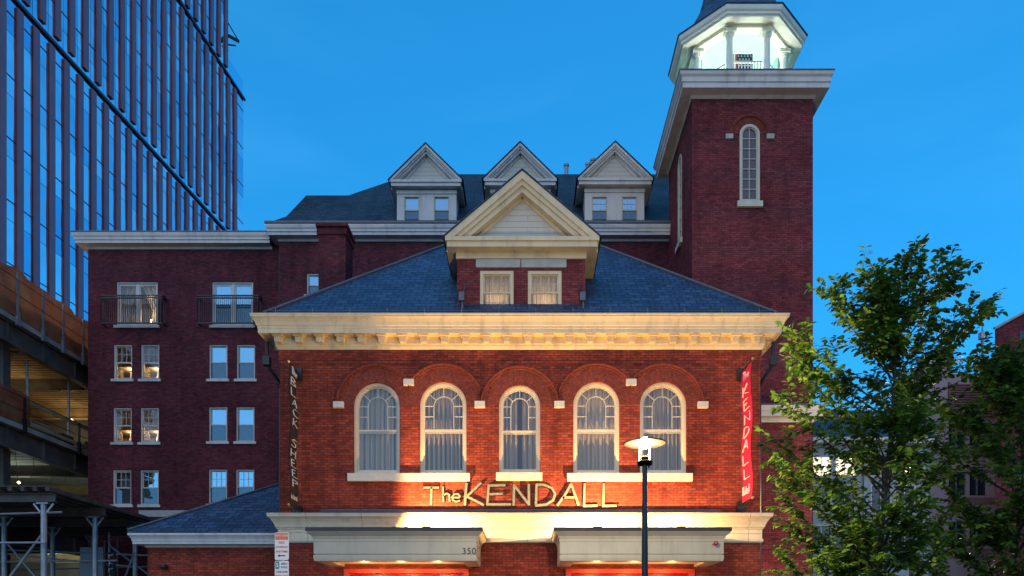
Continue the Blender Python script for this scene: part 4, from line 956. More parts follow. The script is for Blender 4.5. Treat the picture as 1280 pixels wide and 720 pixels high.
for kk, vv in (('Scale', 1), ('Brick Width', 1.36), ('Row Height', 3.85), ('Mortar Size', .02), ('Bias', 0)): br.inputs[kk].default_value = vv
br.inputs['Color1'].default_value = (.38, .50, .70, 1); br.inputs['Color2'].default_value = (1.0, .86, .92, 1); br.inputs['Mortar'].default_value = (.008, .01, .02, 1)
l.new(uv.outputs[0], br.inputs['Vector']); l.new(br.outputs['Color'], b.inputs['Base Color'])
b.inputs['Roughness'].default_value = .06; b.inputs['Metallic'].default_value = 1.0
nz = n.new("ShaderNodeTexNoise"); nz.inputs['Scale'].default_value = .22; nz.inputs['Detail'].default_value = 2; l.new(uv.outputs[0], nz.inputs['Vector'])
bp = n.new("ShaderNodeBump"); bp.inputs['Strength'].default_value = .5; bp.inputs['Distance'].default_value = .5; l.new(nz.outputs[0], bp.inputs['Height']); l.new(bp.outputs[0], b.inputs['Normal'])
ZB1, ZB2 = 40.7, 56.3
def gface(mb, s0, s1, z0, z1, n=0, m=0): mb.face([G(s0, n, z0), G(s1, n, z0), G(s1, n, z1), G(s0, n, z1)], m, [(s0, z0), (s1, z0), (s1, z1), (s0, z1)])
mb = MB(); gface(mb, 0, sEnd, 4, ZB2 + .5); gface(mb, 0, sUp, ZB2 + .5, 92)
e = G(sEnd, 0, 0); e2 = e - GN * 26; u = G(sUp, 0, 0); u2 = u - GN * 26; o_ = G(0, 0, 0); o2 = o_ - GN * 26
def wf(a, b, z0, z1):
    L = (b - a).length; mb.face([(a.x, a.y, z0), (b.x, b.y, z0), (b.x, b.y, z1), (a.x, a.y, z1)], 0, [(0, z0), (L, z0), (L, z1), (0, z1)])
wf(e, e2, 4, ZB2 + .5); wf(u, u2, ZB2 + .5, 92); wf(o_, o2, 4, 92); mb.face([(q.x, q.y, 92) for q in (o_, u, u2, o2)]); mb.face([(q.x, q.y, ZB2 + .5) for q in (u, e, e2, u2)])
mb.build('glass_wall', M_CW, gt)
M_FIN = mat("plum_fin", (.42, .15, .19), .5, noise=.12, nscale=.8)
for tier, (z0, z1, off, smax) in enumerate(((4, ZB1 - .25, 0., sEnd), (ZB1 + .65, ZB2 - .25, .55, sEnd), (ZB2 + .65, 92, .1, sUp))):
    L = z1 - z0; fm_ = MB()
    def lf(s, n, z): return GD * s + GN * n + Vector((0, 0, z))
    c = [lf(0, 0.02, 0), lf(.48, 0.02, 0), lf(.48, .14, 0), lf(0, .14, 0)]; c2 = [q + Vector((0, 0, L)) for q in c]
    for q in range(4): fm_.face([c[q], c[(q + 1) % 4], c2[(q + 1) % 4], c2[q]])
    fm_.face(c); fm_.face(c2); proto = None; s = off
    while s < smax - .7:
        loc = G(s, 0, z0) - world_of(gt)
        if proto is None: proto = fm_.build('vertical_fin', M_FIN, gt, loc=loc)
        else: dup(proto, gt, loc)
        s += 1.36
mb = MB()
for zz, hh, nn in ((ZB1, .20, .17), (ZB2, .22, .17)):
    for (a, b_) in ((zz, zz + hh),):
        P = [G(0, .01, a), G(sEnd + .2, .01, a), G(sEnd + .2, nn, a), G(0, nn, a)]; Q = [p + Vector((0, 0, b_ - a)) for p in P]
        for q in range(4): mb.face([P[q], P[(q + 1) % 4], Q[(q + 1) % 4], Q[q]])
        mb.face(P); mb.face(Q)
for k in range(0, 24):
    zz = 5 + k * 3.85
    if abs(zz - ZB1) < 1 or abs(zz - ZB2) < 1: continue
    sm = sEnd if zz < ZB2 else sUp
    P = [G(0, .01, zz), G(sm, .01, zz), G(sm, .03, zz), G(0, .03, zz)]; Q = [p + Vector((0, 0, .05)) for p in P]
    for q in range(4): mb.face([P[q], P[(q + 1) % 4], Q[(q + 1) % 4], Q[q]])
mb.build('floor_band', mat('plum_band', (.09, .04, .06), .5), gt)
mb = MB(); q = G(sUp, 0, 60.4); mb.beam(q, q + Vector((1.0, .1, -.5)), .22, .22); mb.beam(q + Vector((0, 0, 1.2)), q + Vector((1.0, .1, -.5)), .10, .10); mb.beam(q + Vector((0, 0, -.9)), q + Vector((.7, .1, -.9)), .1, .1); mb.build('roof_bracket', M_IRON, gt)
# glass parapet of the terrace
mb = MB(); gface(mb, sUp, sEnd, ZB2 + .5, ZB2 + 2.0, -.05); mb.build('glass_parapet', M_GLASSR, gt)

# ------------------------------------------------------------------ building under construction, steel decks (left edge)
cs = thing('unfinished_building', (-22, 30, 0), 'unfinished steel framed building with bare decks and orange netting at the left edge', 'building')
CX = -20.0; CY0, CY1 = 23.0, 41.0
def lv(z, name='edge_beam'):
    mb = MB(); mb.box(CX - .30, CX, CY0, CY1, z - .06, z); mb.box(CX - .18, CX - .14, CY0, CY1, z - .78, z - .06); mb.box(CX - .30, CX, CY0, CY1, z - .86, z - .78)
    for k in range(9): mb.box(CX - .14, CX - .02, CY0 + 1 + k * 2.1, CY0 + 1.02 + k * 2.1, z - .78, z - .06)
    mb.build(name, M_RUSTSTEEL, cs)
    mb = MB(); mb.box(CX - 12, CX + .10, CY0, CY1, z + .005, z + .20); mb.build('concrete_slab', M_CONC, cs)
    mb = MB(); n = 60
    for k in range(n):                           # corrugated deck seen from below
        y = CY0 + (CY1 - CY0) * k / n; mb.box(CX - 12, CX - .32, y, y + .16, z - .07, z + .0)
    mb.build('metal_deck', M_TAN if z > 10 else M_CONC, cs)
    for k in range(4):
        mb = MB(); y = CY0 + 2.5 + k * 4.6; mb.box(CX - 12, CX - .32, y - .13, y + .13, z - .60, z - .56); mb.box(CX - 12, CX - .32, y - .03, y + .03, z - .56, z - .075); mb.box(CX - 12, CX - .32, y - .13, y + .13, z - .105, z - .075); mb.build('cross_beam', M_TAN if k % 2 else M_RUSTSTEEL, cs)
for z in (13.62, 9.55, 5.9): lv(z)
for y in (24.2, 28.8, 35.5, 40.5):
    mb = MB(); mb.box(CX - .9, CX - .5, y - .2, y + .2, 0, 13.5); mb.build('column', M_RUSTSTEEL, cs)
mb = MB(); mb.box(CX - 11, CX - 10.8, CY0, CY1, 0, 13.5); mb.box(CX - 12, CX - 1.0, 41.0, 41.2, 0, 13.5); mb.build('back_wall', M_CONC, cs)
# sagging debris netting on the top level, plywood guard panels and posts
mb = MB(); N = 40
for i in range(N):
    for j in range(6):
        def P(a, c): y = CY0 + (CY1 - CY0) * a / N; return (CX + .02 + .10 * math.sin(a * 1.7 + c) + .05 * math.sin(a * .6 + 2 * c), y, 13.85 + (1.85 + .06 * math.sin(a * 1.1)) * c / 6)
        mb.face([P(i, j), P(i + 1, j), P(i + 1, j + 1), P(i, j + 1)], smooth=True)
mb.build('debris_netting', M_NET, cs)
mb = MB()
for i in range(14):
    for j in range(4):
        def P(a, c): y = CY0 + a * .45; return (CX + .03 + .08 * math.sin(a * 1.3 + c), y, 9.78 + 1.25 * c / 4)
        mb.face([P(i, j), P(i + 1, j), P(i + 1, j + 1), P(i, j + 1)], smooth=True)
mb.build('debris_netting', M_NET, cs)
pst = None
for (px, lvz) in ((22, 13.82), (54, 13.82), (79, 13.82), (104, 13.82), (31, 9.75), (99, 9.75)):
    y = -(CX + .14) * F / (VX - px); mb = MB(); hgt = 1.75 if lvz > 12 else 1.1
    mb.box(-.035, .035, -.035, .035, -.3, hgt); mb.box(-.06, .06, -.06, .06, -.3, .25)
    mb.build('guard_post', M_STEEL if lvz > 12 else M_BLACK, cs, loc=Vector((CX + .14, y, lvz)) - world_of(cs))
mb = MB()
for zz, c0 in ((9.75, .55), (9.75, 1.08), (13.82, .9), (13.82, 1.5)): mb.tube([(CX + .14, CY0, zz + c0), (CX + .14, CY1, zz + c0)], .015, 5)
mb.build('guard_cable', M_BLACK, cs)
mb = MB(); mb.tube([(CX - .5, CY0, 12.9), (CX - .5, 29.2, 12.9), (CX - .5, 29.7, 13.1), (CX - .5, 29.8, 13.5)], .08, 8); mb.tube([(CX - .7, CY0, 12.7), (CX - .7, 29.4, 12.7)], .05, 8); mb.build('pipe', M_STEEL, cs)
rc = random.Random(5)
for z in (13.82, 9.75):                     # stacked boards, bundles and buckets left along the deck edge
    for k in range(7):
        y = 26.5 + k * 1.9 + rc.uniform(-.4, .4); mb = MB(); h = rc.uniform(.3, .9); w = rc.uniform(.3, .9)
        for q in range(int(h / .09)): dx = rc.uniform(-.05, .05); mb.box(CX - 1.3 + dx, CX - .25 + dx, y - w + rc.uniform(-.1, .1), y + w, z + q * .09, z + q * .09 + .07)
        mb.build('board_stack', M_TIMBER if k % 2 else M_TAN, cs)
mb = MB()
for k in range(16):
    y = 24.5 + k * 1.05 + rc.uniform(-.3, .3); z = rc.choice((12.76, 8.69, 12.76)); L = rc.uniform(.3, 1.3)
    mb.tube([(CX - .1 + rc.uniform(-.1, .15), y, z), (CX - .1, y + rc.uniform(-.1, .1), z - L * .6), (CX - .15, y + rc.uniform(-.3, .3), z - L)], .012, 4)
mb.build('hanging_cable', M_BLACK, cs)
for k in range(5):
    mb = MB(); y = 27.5 + k * 2.6; mb.tube([(CX - .55, y, 9.76), (CX - .55, y + rc.uniform(-.1, .1), 12.75)], .05, 8); mb.build('shore_post', M_STEEL, cs)
mb = MB()
for z in (9.9, 10.75): mb.box(CX - .05, CX - .02, 29.5, 41, z, z + .14)
mb.build('guard_board', M_TAN, cs)
for (y, z, e) in ((33.5, 12.3, 16), (38.5, 12.3, 18), (34.5, 8.2, 30), (37, 4.9, 40)):
    mb = MB(); mb.lathe((CX - 4, y, z + .45), [(0, -.08), (.08, 0), (0, .08)], 8); mb.build('work_light', mat('work_light_tube', (.9, .8, .6), .5, emit=(1, .85, .55), estr=1.5), cs)
    lamp('work_lamp', (CX - 4, y, z), e, (1.0, .72, .36) if z > 9 else (.85, 1.0, .8), .3, parent=cs)

for y, e in ((30.5, 22), (35, 26)): lamp('deck_lamp', (CX - 2.2, y, 14.9), e, (1.0, .70, .35), .25, parent=cs)

# ------------------------------------------------------------------ sidewalk shed in front of it
sh = thing('sidewalk_shed', (-16.3, 25, 0), 'steel posted sidewalk shed with dark slatted timber deck below the unfinished building', 'scaffold')
SZ = 5.60
pst = None
for x in (-14.55, -17.6):
    for y in (22.0, 24.6, 27.1, 29.6):
        mb = MB(); mb.tube([(0, 0, 0), (0, 0, SZ - .12)], .085, 10); mb.box(-.15, .15, -.15, .15, 0, .02); mb.box(-.18, .18, -.10, .10, SZ - .16, SZ - .12); mb.beam((-.3, 0, SZ - .14), (-.06, 0, SZ - .45), .05, .05); mb.beam((.3, 0, SZ - .14), (.06, 0, SZ - .45), .05, .05)
        if pst is None: pst = mb.build('post', M_STEEL, sh, loc=Vector((x, y, 0)) - world_of(sh))
        else: dup(pst, sh, Vector((x, y, 0)) - world_of(sh))
for y in (22.0, 24.6, 27.1, 29.6):
    mb = MB(); mb.box(-24, -14.2, y - .10, y + .10, SZ - .10, SZ - .07); mb.box(-24, -14.2, y - .02, y + .02, SZ - .07, SZ + .13); mb.box(-24, -14.2, y - .10, y + .10, SZ + .13, SZ + .16); mb.build('beam', M_RUSTSTEEL, sh)
mb = MB()
for k in range(26): xx = -23.5 + k * .37; mb.box(xx, xx + .12, 21.6, 30.0, SZ + .165, SZ + .28)
mb.build('joist', M_TIMBER, sh)
mb = MB()
for k in range(32): y = 21.6 + k * .27; mb.box(-24, -14.2, y, y + .19, SZ + .285, SZ + .32)
mb.build('plank_deck', M_TIMBER, sh)
mb = MB()
for (a, b_) in (((-17.6, 22, .6), (-14.55, 22.0, 4.6)), ((-14.55, 24.6, .8), (-14.55, 27.1, 4.6)), ((-17.6, 24.6, 4.7), (-14.55, 24.6, 1.0)), ((-17.6, 22, 4.2), (-17.6, 24.6, 1)), ((-24, 24.6, 4.9), (-14.55, 27.1, 4.0))): mb.tube([a, b_], .035, 6)
mb.build('brace', M_STEEL, sh)
mb = MB()
for (a, b_) in (((-24, 22.0, 4.9), (-14.0, 22.0, 5.2)), ((-24, 21.7, 4.2), (-14.3, 21.7, 4.25)), ((-24, 24.6, 3.9), (-13.8, 24.6, 4.0)), ((-21, 27.1, 4.7), (-13.2, 27.1, 4.4)), ((-21, 29.6, 4.1), (-13.0, 29.6, 4.3)),
                ((-16.1, 22, 0), (-16.1, 22, 5.3)), ((-15.5, 27.1, 0), (-15.5, 27.1, 5.3)), ((-13.4, 28.2, 0), (-13.4, 28.2, 4.9)), ((-16.6, 29.6, 0), (-16.6, 29.6, 5.4)), ((-15.5, 27.1, 4.8), (-13.0, 28.2, 2.6)), ((-18.8, 24.6, .4), (-16.1, 22, 4.6)), ((-14.5, 29.6, 4.9), (-17.5, 29.6, 1.2))): mb.tube([a, b_], .032, 6)
mb.build('scaffold_pole', M_STEEL, sh)
mb = MB()
for k in range(9): x = -18.2 + k * .45; mb.box(x, x + .4, 29.9 + .03 * (k % 2), 29.95 + .03 * (k % 2), 0, 2.3 + .1 * (k % 3))
mb.build('hoarding', M_TIMBER, sh)
pn = thing('notice_board', (X(116, 29), 29.0, 0), 'pale blue notice board on posts beneath the sidewalk shed', 'board')
mb = MB(); mb.box(X(100, 29), X(131, 29), 29.0, 29.05, .8, Z(684, 29)); mb.build('panel', M_BOARD, pn)
mb = MB(); 
for px in (101, 130): mb.box(X(px, 29) - .05, X(px, 29) + .05, 29.06, 29.14, 0, Z(684, 29) + .1)
mb.build('frame', M_BLACK, pn)
st = thing('pavement_sign', (X(133, 25.5), 25.5, 0), 'narrow black hanging sign with white lettering on a post by the low building', 'sign')
mb = MB(); x = X(131, 25.5); mb.tube([(x, 25.5, 0), (x, 25.5, Z(675, 25.5))], .05, 8); mb.lathe((x, 25.5, Z(675, 25.5)), [(.05, 0), (.09, .05), (.05, .12), (.08, .18), (0, .25)], 10); mb.build('pole', M_BLACK, st)
mb = MB(); mb.box(x + .08, x + .36, 25.49, 25.52, 2.6, Z(690, 25.5)); mb.build('panel', M_BLKCLOTH, st)
mb = MB()
for k, (dx, a) in enumerate(((0, .5), (.03, -.4), (.0, .6), (.02, -.5), (0, .3), (.02, .1))): 
    zz = Z(695, 25.5) - k * .24; mb.beam((x + .14, 25.48, zz), (x + .30, 25.48, zz + .1 * a), .01, .035, up=(0, 1, 0)); mb.beam((x + .16, 25.48, zz - .1), (x + .16 + dx, 25.48, zz + .06), .01, .03, up=(0, 1, 0))
mb.build('lettering', M_WHT, st)

# ------------------------------------------------------------------ buildings on the right
pb = thing('pale_house', (14.5, 34, 0), 'pale grey sided building with blue slate roof and two lit windows behind the young tree', 'building')
PY = 34.0; z_pale = Z(556, PY); q0, q1 = 9.6, X(1160, PY)
lit = [(X(1013.5, PY), X(1040, PY), Z(596, PY), Z(570, PY)), (X(1043, PY), X(1070, PY), Z(596, PY), Z(570, PY))]
dk = [(X(a, PY), X(a + 26, PY), Z(b + 34, PY), Z(b, PY)) for b in (606, 656) for a in (1013.5, 1043, 1088, 1118)] + [(X(a, PY), X(a + 26, PY), Z(596, PY), Z(570, PY)) for a in (1088, 1118)]
mb = MB(); wall_sheet(mb, q0, q1, 0, Z(556, PY), lambda u, d, z: (u, PY + d, z), lit + dk, .1); mb.face([(q1, PY, 0), (q1 * 1.3, 44, 0), (q1 * 1.3, 44, z_pale), (q1, PY, z_pale)]); mb.face([(q0, PY, 0), (q0, 44, 0), (q0, 44, z_pale), (q0, PY, z_pale)])
mb.build('wall', M_PALE, pb)
mb = MB(); z_ = Z(556, PY) + .0; mb.box(q0 - .2, q1 + .2, PY - .35, PY + .1, z_ + .003, z_ + .28); mb.build('cornice', M_TRIM2, pb)
mb = MB(); a, b_ = (q0 - .2, PY - .33, z_ + .285), (q1 + .2, PY - .33, z_ + .285); zt = Z(513, 36.2)
mb.face([a, b_, (b_[0], 36.2, zt), (a[0], 36.2, zt)]); mb.face([(a[0], 36.2, zt), (b_[0], 36.2, zt), (b_[0], 44, zt), (a[0], 44, zt)]); mb.face([b_, (b_[0], 44, b_[2]), (b_[0], 44, zt), (b_[0], 36.2, zt)]); mb.build('roof', M_SLATE, pb)
mb = MB(); mb.face([(q0, PY + .9, 0), (q1, PY + .9, 0), (q1, PY + .9, z_), (q0, PY + .9, z_)]); mb.build('interior_wall', M_ROOM, pb)
mb = MB(); mb.box(X(1078, PY), X(1083, PY), PY - .16, PY - .02, 0, z_); mb.build('downpipe', M_STEEL, pb)
for i, o in enumerate(lit + dk):
    w, h = o[1] - o[0], o[3] - o[2]; isl = i < 2
    f = MB(); f.box(-w / 2, -w / 2 + .06, -.02, .1, 0, h); f.box(w / 2 - .06, w / 2, -.02, .1, 0, h); f.box(-w / 2 + .06, w / 2 - .06, -.02, .1, 0, .06); f.box(-w / 2 + .06, w / 2 - .06, -.02, .1, h - .06, h); f.box(-.02, .02, .02, .08, .06, h - .06)
    wo = f.build('window', M_TRIM2, pb, loc=Vector(((o[0] + o[1]) / 2, PY, o[2])) - world_of(pb))
    g = MB(); g.face([(-w / 2, .06, 0), (w / 2, .06, 0), (w / 2, .06, h), (-w / 2, .06, h)]); g.build('pane', mat('lit_window_pane', (.8, .75, .6), .5, emit=(1, .82, .5), estr=.55) if isl else M_WGL, wo, loc=(0, 0, 0))

mv = thing('mauve_building', (24, 46, 0), 'mauve stucco building with louvred grille and rooftop railing behind the right tree', 'building')
MY = 45.0; a0, a1, a2, a3 = X(1153, MY), X(1183, MY), X(1243, MY), X(1330, MY)
zA, zB_ = Z(457, MY), Z(467, MY)
rows = []
for t_, b_ in ((528, 558), (590, 620), (652, 684)):
    for p in (1186, 1212): rows.append((X(p, MY), X(p + 22, MY), Z(b_, MY), Z(t_, MY)))
mb = MB(); wall_sheet(mb, a1, a3, 0, zB_, lambda u, d, z: (u, MY + d, z), rows, .25); wall_sheet(mb, a0, a1, 0, zA, lambda u, d, z: (u, MY - .15 + d, z), [], .2)
mb.face([(a0, MY - .15, 0), (a0 * 1.3, 58, 0), (a0 * 1.3, 58, zA), (a0, MY - .15, zA)]); mb.face([(a1, MY - .15, 0), (a1, 50, 0), (a1, 50, zA), (a1, MY - .15, zA)]); mb.face([(a0, MY, zA), (a1, MY, zA), (a1, 50, zA), (a0, 50, zA)])
mb.face([(a1, MY, zB_), (a3, MY, zB_), (a3, 58, zB_), (a1, 58, zB_)])
mb.build('wall', M_MAUVE, mv)
mb = MB()
for t_, b_ in ((560, 568), (604 + 18, 630), (686, 698)): mb.box(a1 + .02, a3, MY - .06, MY - .003, Z(b_, MY), Z(t_, MY))
mb.build('spandrel_band', M_MAUVE2, mv)
mb = MB(); mb.box(X(1150, MY), a1 + .3, MY - .3, MY + .3, zA + .003, zA + .55); mb.build('metal_coping', M_STEEL, mv)
mb = MB(); y = MY - .10
for k in range(14): zz = Z(521, MY) + k * (Z(480, MY) - Z(521, MY)) / 14; mb.box(X(1186, MY), X(1238, MY), y - .10, y + .05, zz, zz + .09)
mb.box(X(1184, MY), X(1186, MY), y - .12, y + .09, Z(522, MY), Z(479, MY)); mb.box(X(1238, MY), X(1240, MY), y - .12, y + .09, Z(522, MY), Z(479, MY)); mb.build('louvre_grille', M_MAUVE2, mv)
mb = MB(); mb.face([(X(1186, MY), MY - .01, Z(521, MY)), (X(1238, MY), MY - .01, Z(521, MY)), (X(1238, MY), MY - .01, Z(480, MY)), (X(1186, MY), MY - .01, Z(480, MY))]); mb.build('grille_back', M_DARKIN, mv)
for o in rows:
    g = MB(); w, h = o[1] - o[0], o[3] - o[2]; g.face([(0, .2, 0), (w, .2, 0), (w, .2, h), (0, .2, h)]); wo = g.build('window', M_WGL, mv, loc=Vector((o[0], MY, o[2])) - world_of(mv))
    g = MB(); g.box(w / 2 - .04, w / 2 + .04, .13, .19, 0, h); g.box(0, w, .12, .19, 0, .07); g.box(0, w, .12, .19, h - .07, h); g.build('frame', M_STEEL, wo, loc=(0, 0, 0))
mb = MB()
for zz in (.5, 1.0): mb.beam((a1, MY + .3, zB_ + zz), (a3, MY + .3, zB_ + zz), .05, .05)
for k in range(8): xx = a1 + k * 1.0; mb.beam((xx, MY + .3, zB_), (xx, MY + .3, zB_ + 1.0), .05, .05)
mb.beam((a1 + .6, MY + 1, zB_), (a1 + 2.4, MY + 1, zB_ + 1.9), .08, .08); mb.build('rooftop_railing', M_STEEL, mv)
mb = MB(); xx = X(1228, MY + 3); mb.tube([(xx, MY + 3, zB_), (xx, MY + 3, Z(418, 48)), (xx, MY + 3, Z(400, 48))], [.10, .08, .03], 6); mb.lathe((xx, MY + 3, Z(420, 48)), [(0, -.3), (.25, -.2), (.25, .2), (0, .3)], 8); mb.tube([(xx - 5.2, MY + 3, zB_), (xx - 5.2, MY + 3, Z(435, 48))], .035, 5); mb.build('antenna', M_STEEL, mv)

bb2 = thing('brown_brick_building', (27, 40, 0), 'dark plain brick building with sloping parapet at the right edge', 'building')
BY = 40.0; c0 = X(1243.5, BY); c1 = c0 + 8
mb = MB(); P = [(c0, 0), (c1, 0), (c1, Z(388, BY)), (X(1278, BY), Z(393, BY)), (c0, Z(412, BY))]
mb.face([(x, BY, z) for x, z in P]); mb.face([(c0, BY, 0), (c0 * 1.21, 48, 0), (c0 * 1.21, 48, P[4][1]), (c0, BY, P[4][1])]); mb.face([(c0, BY, P[4][1]), (X(1278, BY), BY, P[3][1]), (X(1278, BY) * 1.21, 48, P[3][1]), (c0 * 1.21, 48, P[4][1])]); mb.face([(X(1278, BY), BY, P[3][1]), (c1, BY, P[2][1]), (c1 * 1.21, 48, P[2][1]), (X(1278, BY) * 1.21, 48, P[3][1])]); mb.face([(c1, BY, 0), (c1 * 1.21, 48, 0), (c1 * 1.21, 48, P[2][1]), (c1, BY, P[2][1])])
mb.build('wall', M_BRICKT, bb2)
mb = MB(); mb.beam((c0 - .05, BY - .03, P[4][1] + .06), (X(1278, BY), BY - .03, P[3][1] + .06), .18, .12); mb.beam((X(1278, BY), BY - .03, P[3][1] + .06), (c1, BY - .03, P[2][1] + .06), .18, .12); mb.build('coping', M_LINTEL, bb2)
mb = MB(); mb.box(X(1274, BY), X(1284, BY), BY - .05, BY + .05, Z(425, BY), Z(414, BY)); mb.build('window', M_WGL, bb2)

# ------------------------------------------------------------------ street lamp
LY = 12.0; LXX = X(806, LY)
sl = thing('street_lamp', (LXX, LY, 0), 'black street lamp with a glowing disc shaped head in front of the right canopy', 'street lamp')
mb = MB(); mb.lathe((LXX, LY, 0), [(.16, 0), (.16, .04), (.11, .08), (.10, .9), (.085, .95), (.06, 1.0), (.049, Z(640, LY)), (.048, Z(640, LY)), (.042, Z(640, LY) + .01), (.042, Z(580, LY))], 20); mb.build('pole', M_BLACK, sl)
mb = MB(); zc = Z(581, LY); mb.lathe((LXX, LY, zc), [(0, 0), (.12, .0), (.125, .05), (.07, .07), (.07, .12), (.05, .14), (0, .145)], 20)
for k in range(4):
    a = math.pi / 4 + k * math.pi / 2; mb.box(LXX + .115 * math.cos(a) - .010, LXX + .115 * math.cos(a) + .010, LY + .115 * math.sin(a) - .01, LY + .115 * math.sin(a) + .01, zc - .03, zc + .05)
mb.build('socket', mat('socket_black', (.0035, .0035, .003), .9, spec=0), sl)
mb = MB(); zd = Z(553, LY)
for k in range(4): a = math.pi / 4 + k * math.pi / 2; mb.tube([(LXX + .115 * math.cos(a), LY + .115 * math.sin(a), zc + .05), (LXX + .115 * math.cos(a), LY + .115 * math.sin(a), zd)], .008, 8)
mb.build('support_rod', M_LAMPW, sl)
mb = MB(); mb.lathe((LXX, LY, zd), [(.10, .0), (.335, -.022), (.34, -.010), (.10, .016), (.10, .0)], 48); mb.build('lamp_shade', mat('lamp_shade_enamel', (.72, .56, .32), .5), sl)
mb = MB(); mb.lathe((LXX, LY, zd), [(.335, -.026), (.352, -.024), (.352, -.010), (.338, -.006), (.335, -.026)], 48); mb.build('shade_rim', M_LAMPW, sl)
for k in range(4): mb = MB()
mb = MB()
for k in range(4): a = math.pi / 4 + k * math.pi / 2; mb.beam((LXX + .07 * math.cos(a), LY + .07 * math.sin(a), zd - .01), (LXX + .13 * math.cos(a), LY + .13 * math.sin(a), zd - .01), .02, .012)
mb.build('spider', M_LAMPW, sl)
mb = MB(); mb.lathe((LXX, LY, zd - .01), [(0, -.095), (.05, -.085), (.085, -.045), (.097, .0), (.085, .05), (.05, .085), (0, .095)], 20); mb.build('bulb', mat('lamp_bulb', (1, .9, .7), .4, emit=(1, .86, .58), estr=45), sl)
for dz, tz in ((-.13, 0), (.13, 20)): lamp('street_light', (LXX, LY, zd + dz), 520, (1.0, .76, .42), .03, 'SPOT', (LXX, LY, tz), R(178), .04, parent=sl)

FY = 20.3; fxx = X(1138, FY); fz = Z(586, FY)
sl2 = thing('street_lamp', (fxx, FY, 0), 'slender lamp with small round warm head, half hidden among the young tree leaves', 'street lamp')
mb = MB(); mb.tube([(fxx, FY, 0), (fxx, FY, 1.0), (fxx, FY, fz - .12)], [.07, .04, .03], 10); mb.build('pole', M_BLACK, sl2)
mb = MB(); mb.lathe((fxx, FY, fz), [(0, -.12), (.10, -.09), (.14, -.02), (.13, .03), (0, .05)], 16); mb.build('globe', mat('small_lamp_globe', (.9, .8, .6), .4, emit=(1, .8, .5), estr=5), sl2)
mb = MB(); mb.lathe((fxx, FY, fz), [(0, .055), (.2, .055), (.2, .075), (.05, .14), (0, .15)], 16); mb.build('hood', M_BLACK, sl2)
lamp('street_light', (fxx, FY, fz - .2), 420, (1.0, .76, .42), .08, parent=sl2)

# ------------------------------------------------------------------ parking signs
PYY = 15.3; px_ = X(352, PYY)
ps = thing('parking_sign', (px_, PYY, 0), 'street pole with orange and white no stopping plate above a green parking plate', 'sign')
mb = MB(); mb.box(px_ - .025, px_ + .025, PYY + .02, PYY + .06, 0, Z(664, PYY)); mb.build('pole', M_STEEL, ps)
def rplate(x0, x1, z0, z1, y, r=.03):
    P = []
    for cx, cz, a0 in ((x1 - r, z1 - r, 0), (x0 + r, z1 - r, 90), (x0 + r, z0 + r, 180), (x1 - r, z0 + r, 270)):
        for k in range(5): a = R(a0 + k * 22.5); P.append((cx + r * math.cos(a), cz + r * math.sin(a)))
    return P
def text_obj(txt, x, z, y, size, m, parent, name='lettering', align='CENTER'):
    cu = bpy.data.curves.new(name, 'FONT'); cu.body = txt; cu.size = size; cu.extrude = .0006; cu.align_x = align; cu.offset = size * .012
    to = bpy.data.objects.new(name, cu); COL.objects.link(to); bpy.context.view_layer.update()
    me = bpy.data.meshes.new_from_object(to.evaluated_get(bpy.context.evaluated_depsgraph_get())); bpy.data.objects.remove(to)
    me.materials.clear(); me.materials.append(m)
    o = bpy.data.objects.new(name, me); COL.objects.link(o); o.parent = parent; o.rotation_euler = (R(90), 0, 0); o.location = Vector((x, y, z)) - world_of(parent); return o
xa, xb = X(343.5, PYY), X(361, PYY)
z1, z0 = Z(665.5, PYY), Z(700, PYY)
mb = MB(); mb.prism(rplate(xa, xb, z0, z1, 0), PYY, PYY + .004); p1 = mb.build('plate', M_SIGNW, ps)
mb = MB(); mb.prism(rplate(xa + .012, xb - .012, z1 - .155, z1 - .012, 0, .02), PYY - .002, PYY - .0005); mb.build('colour_panel', M_SIGNO, p1)
xm = (xa + xb) / 2
text_obj("TOW ZONE", xm, z1 - .085, PYY - .004, .052, M_WHT, p1)
text_obj("NO", xm, z1 - .235, PYY - .004, .075, M_SIGNRT, p1); text_obj("STOPPING", xm, z1 - .325, PYY - .004, .055, M_SIGNRT, p1); text_obj("ANYTIME", xm, z1 - .42, PYY - .004, .06, M_SIGNRT, p1)
mb = MB(); zz = z0 + .09; mb.box(xm - .05, xm + .075, PYY - .002, PYY - .0005, zz - .011, zz + .011); mb.prism([(xm - .09, zz), (xm - .045, zz + .03), (xm - .045, zz - .03)], PYY - .002, PYY - .0006); mb.build('arrow', M_BLACK, p1)
z1, z0 = Z(701, PYY), Z(701, PYY) - .62
mb = MB(); mb.prism(rplate(xa, xb, z0, z1, 0), PYY, PYY + .004); p2 = mb.build('plate', M_SIGNW, ps)
mb = MB(); mb.prism(rplate(xa + .012, xa + .095, z1 - .17, z1 - .012, 0, .015), PYY - .002, PYY - .0005); mb.build('colour_panel', M_SIGNG, p2)
text_obj("5", xa + .052, z1 - .13, PYY - .004, .12, M_WHT, p2); text_obj("MIN", xa + .2, z1 - .085, PYY - .004, .07, M_SIGNGT, p2); text_obj("PARK", xa + .2, z1 - .155, PYY - .004, .06, M_SIGNGT, p2)
text_obj("7AM-6PM", xm, z1 - .25, PYY - .004, .06, M_SIGNRT, p2); text_obj("MON-SAT", xm, z1 - .34, PYY - .004, .06, M_SIGNGT, p2)

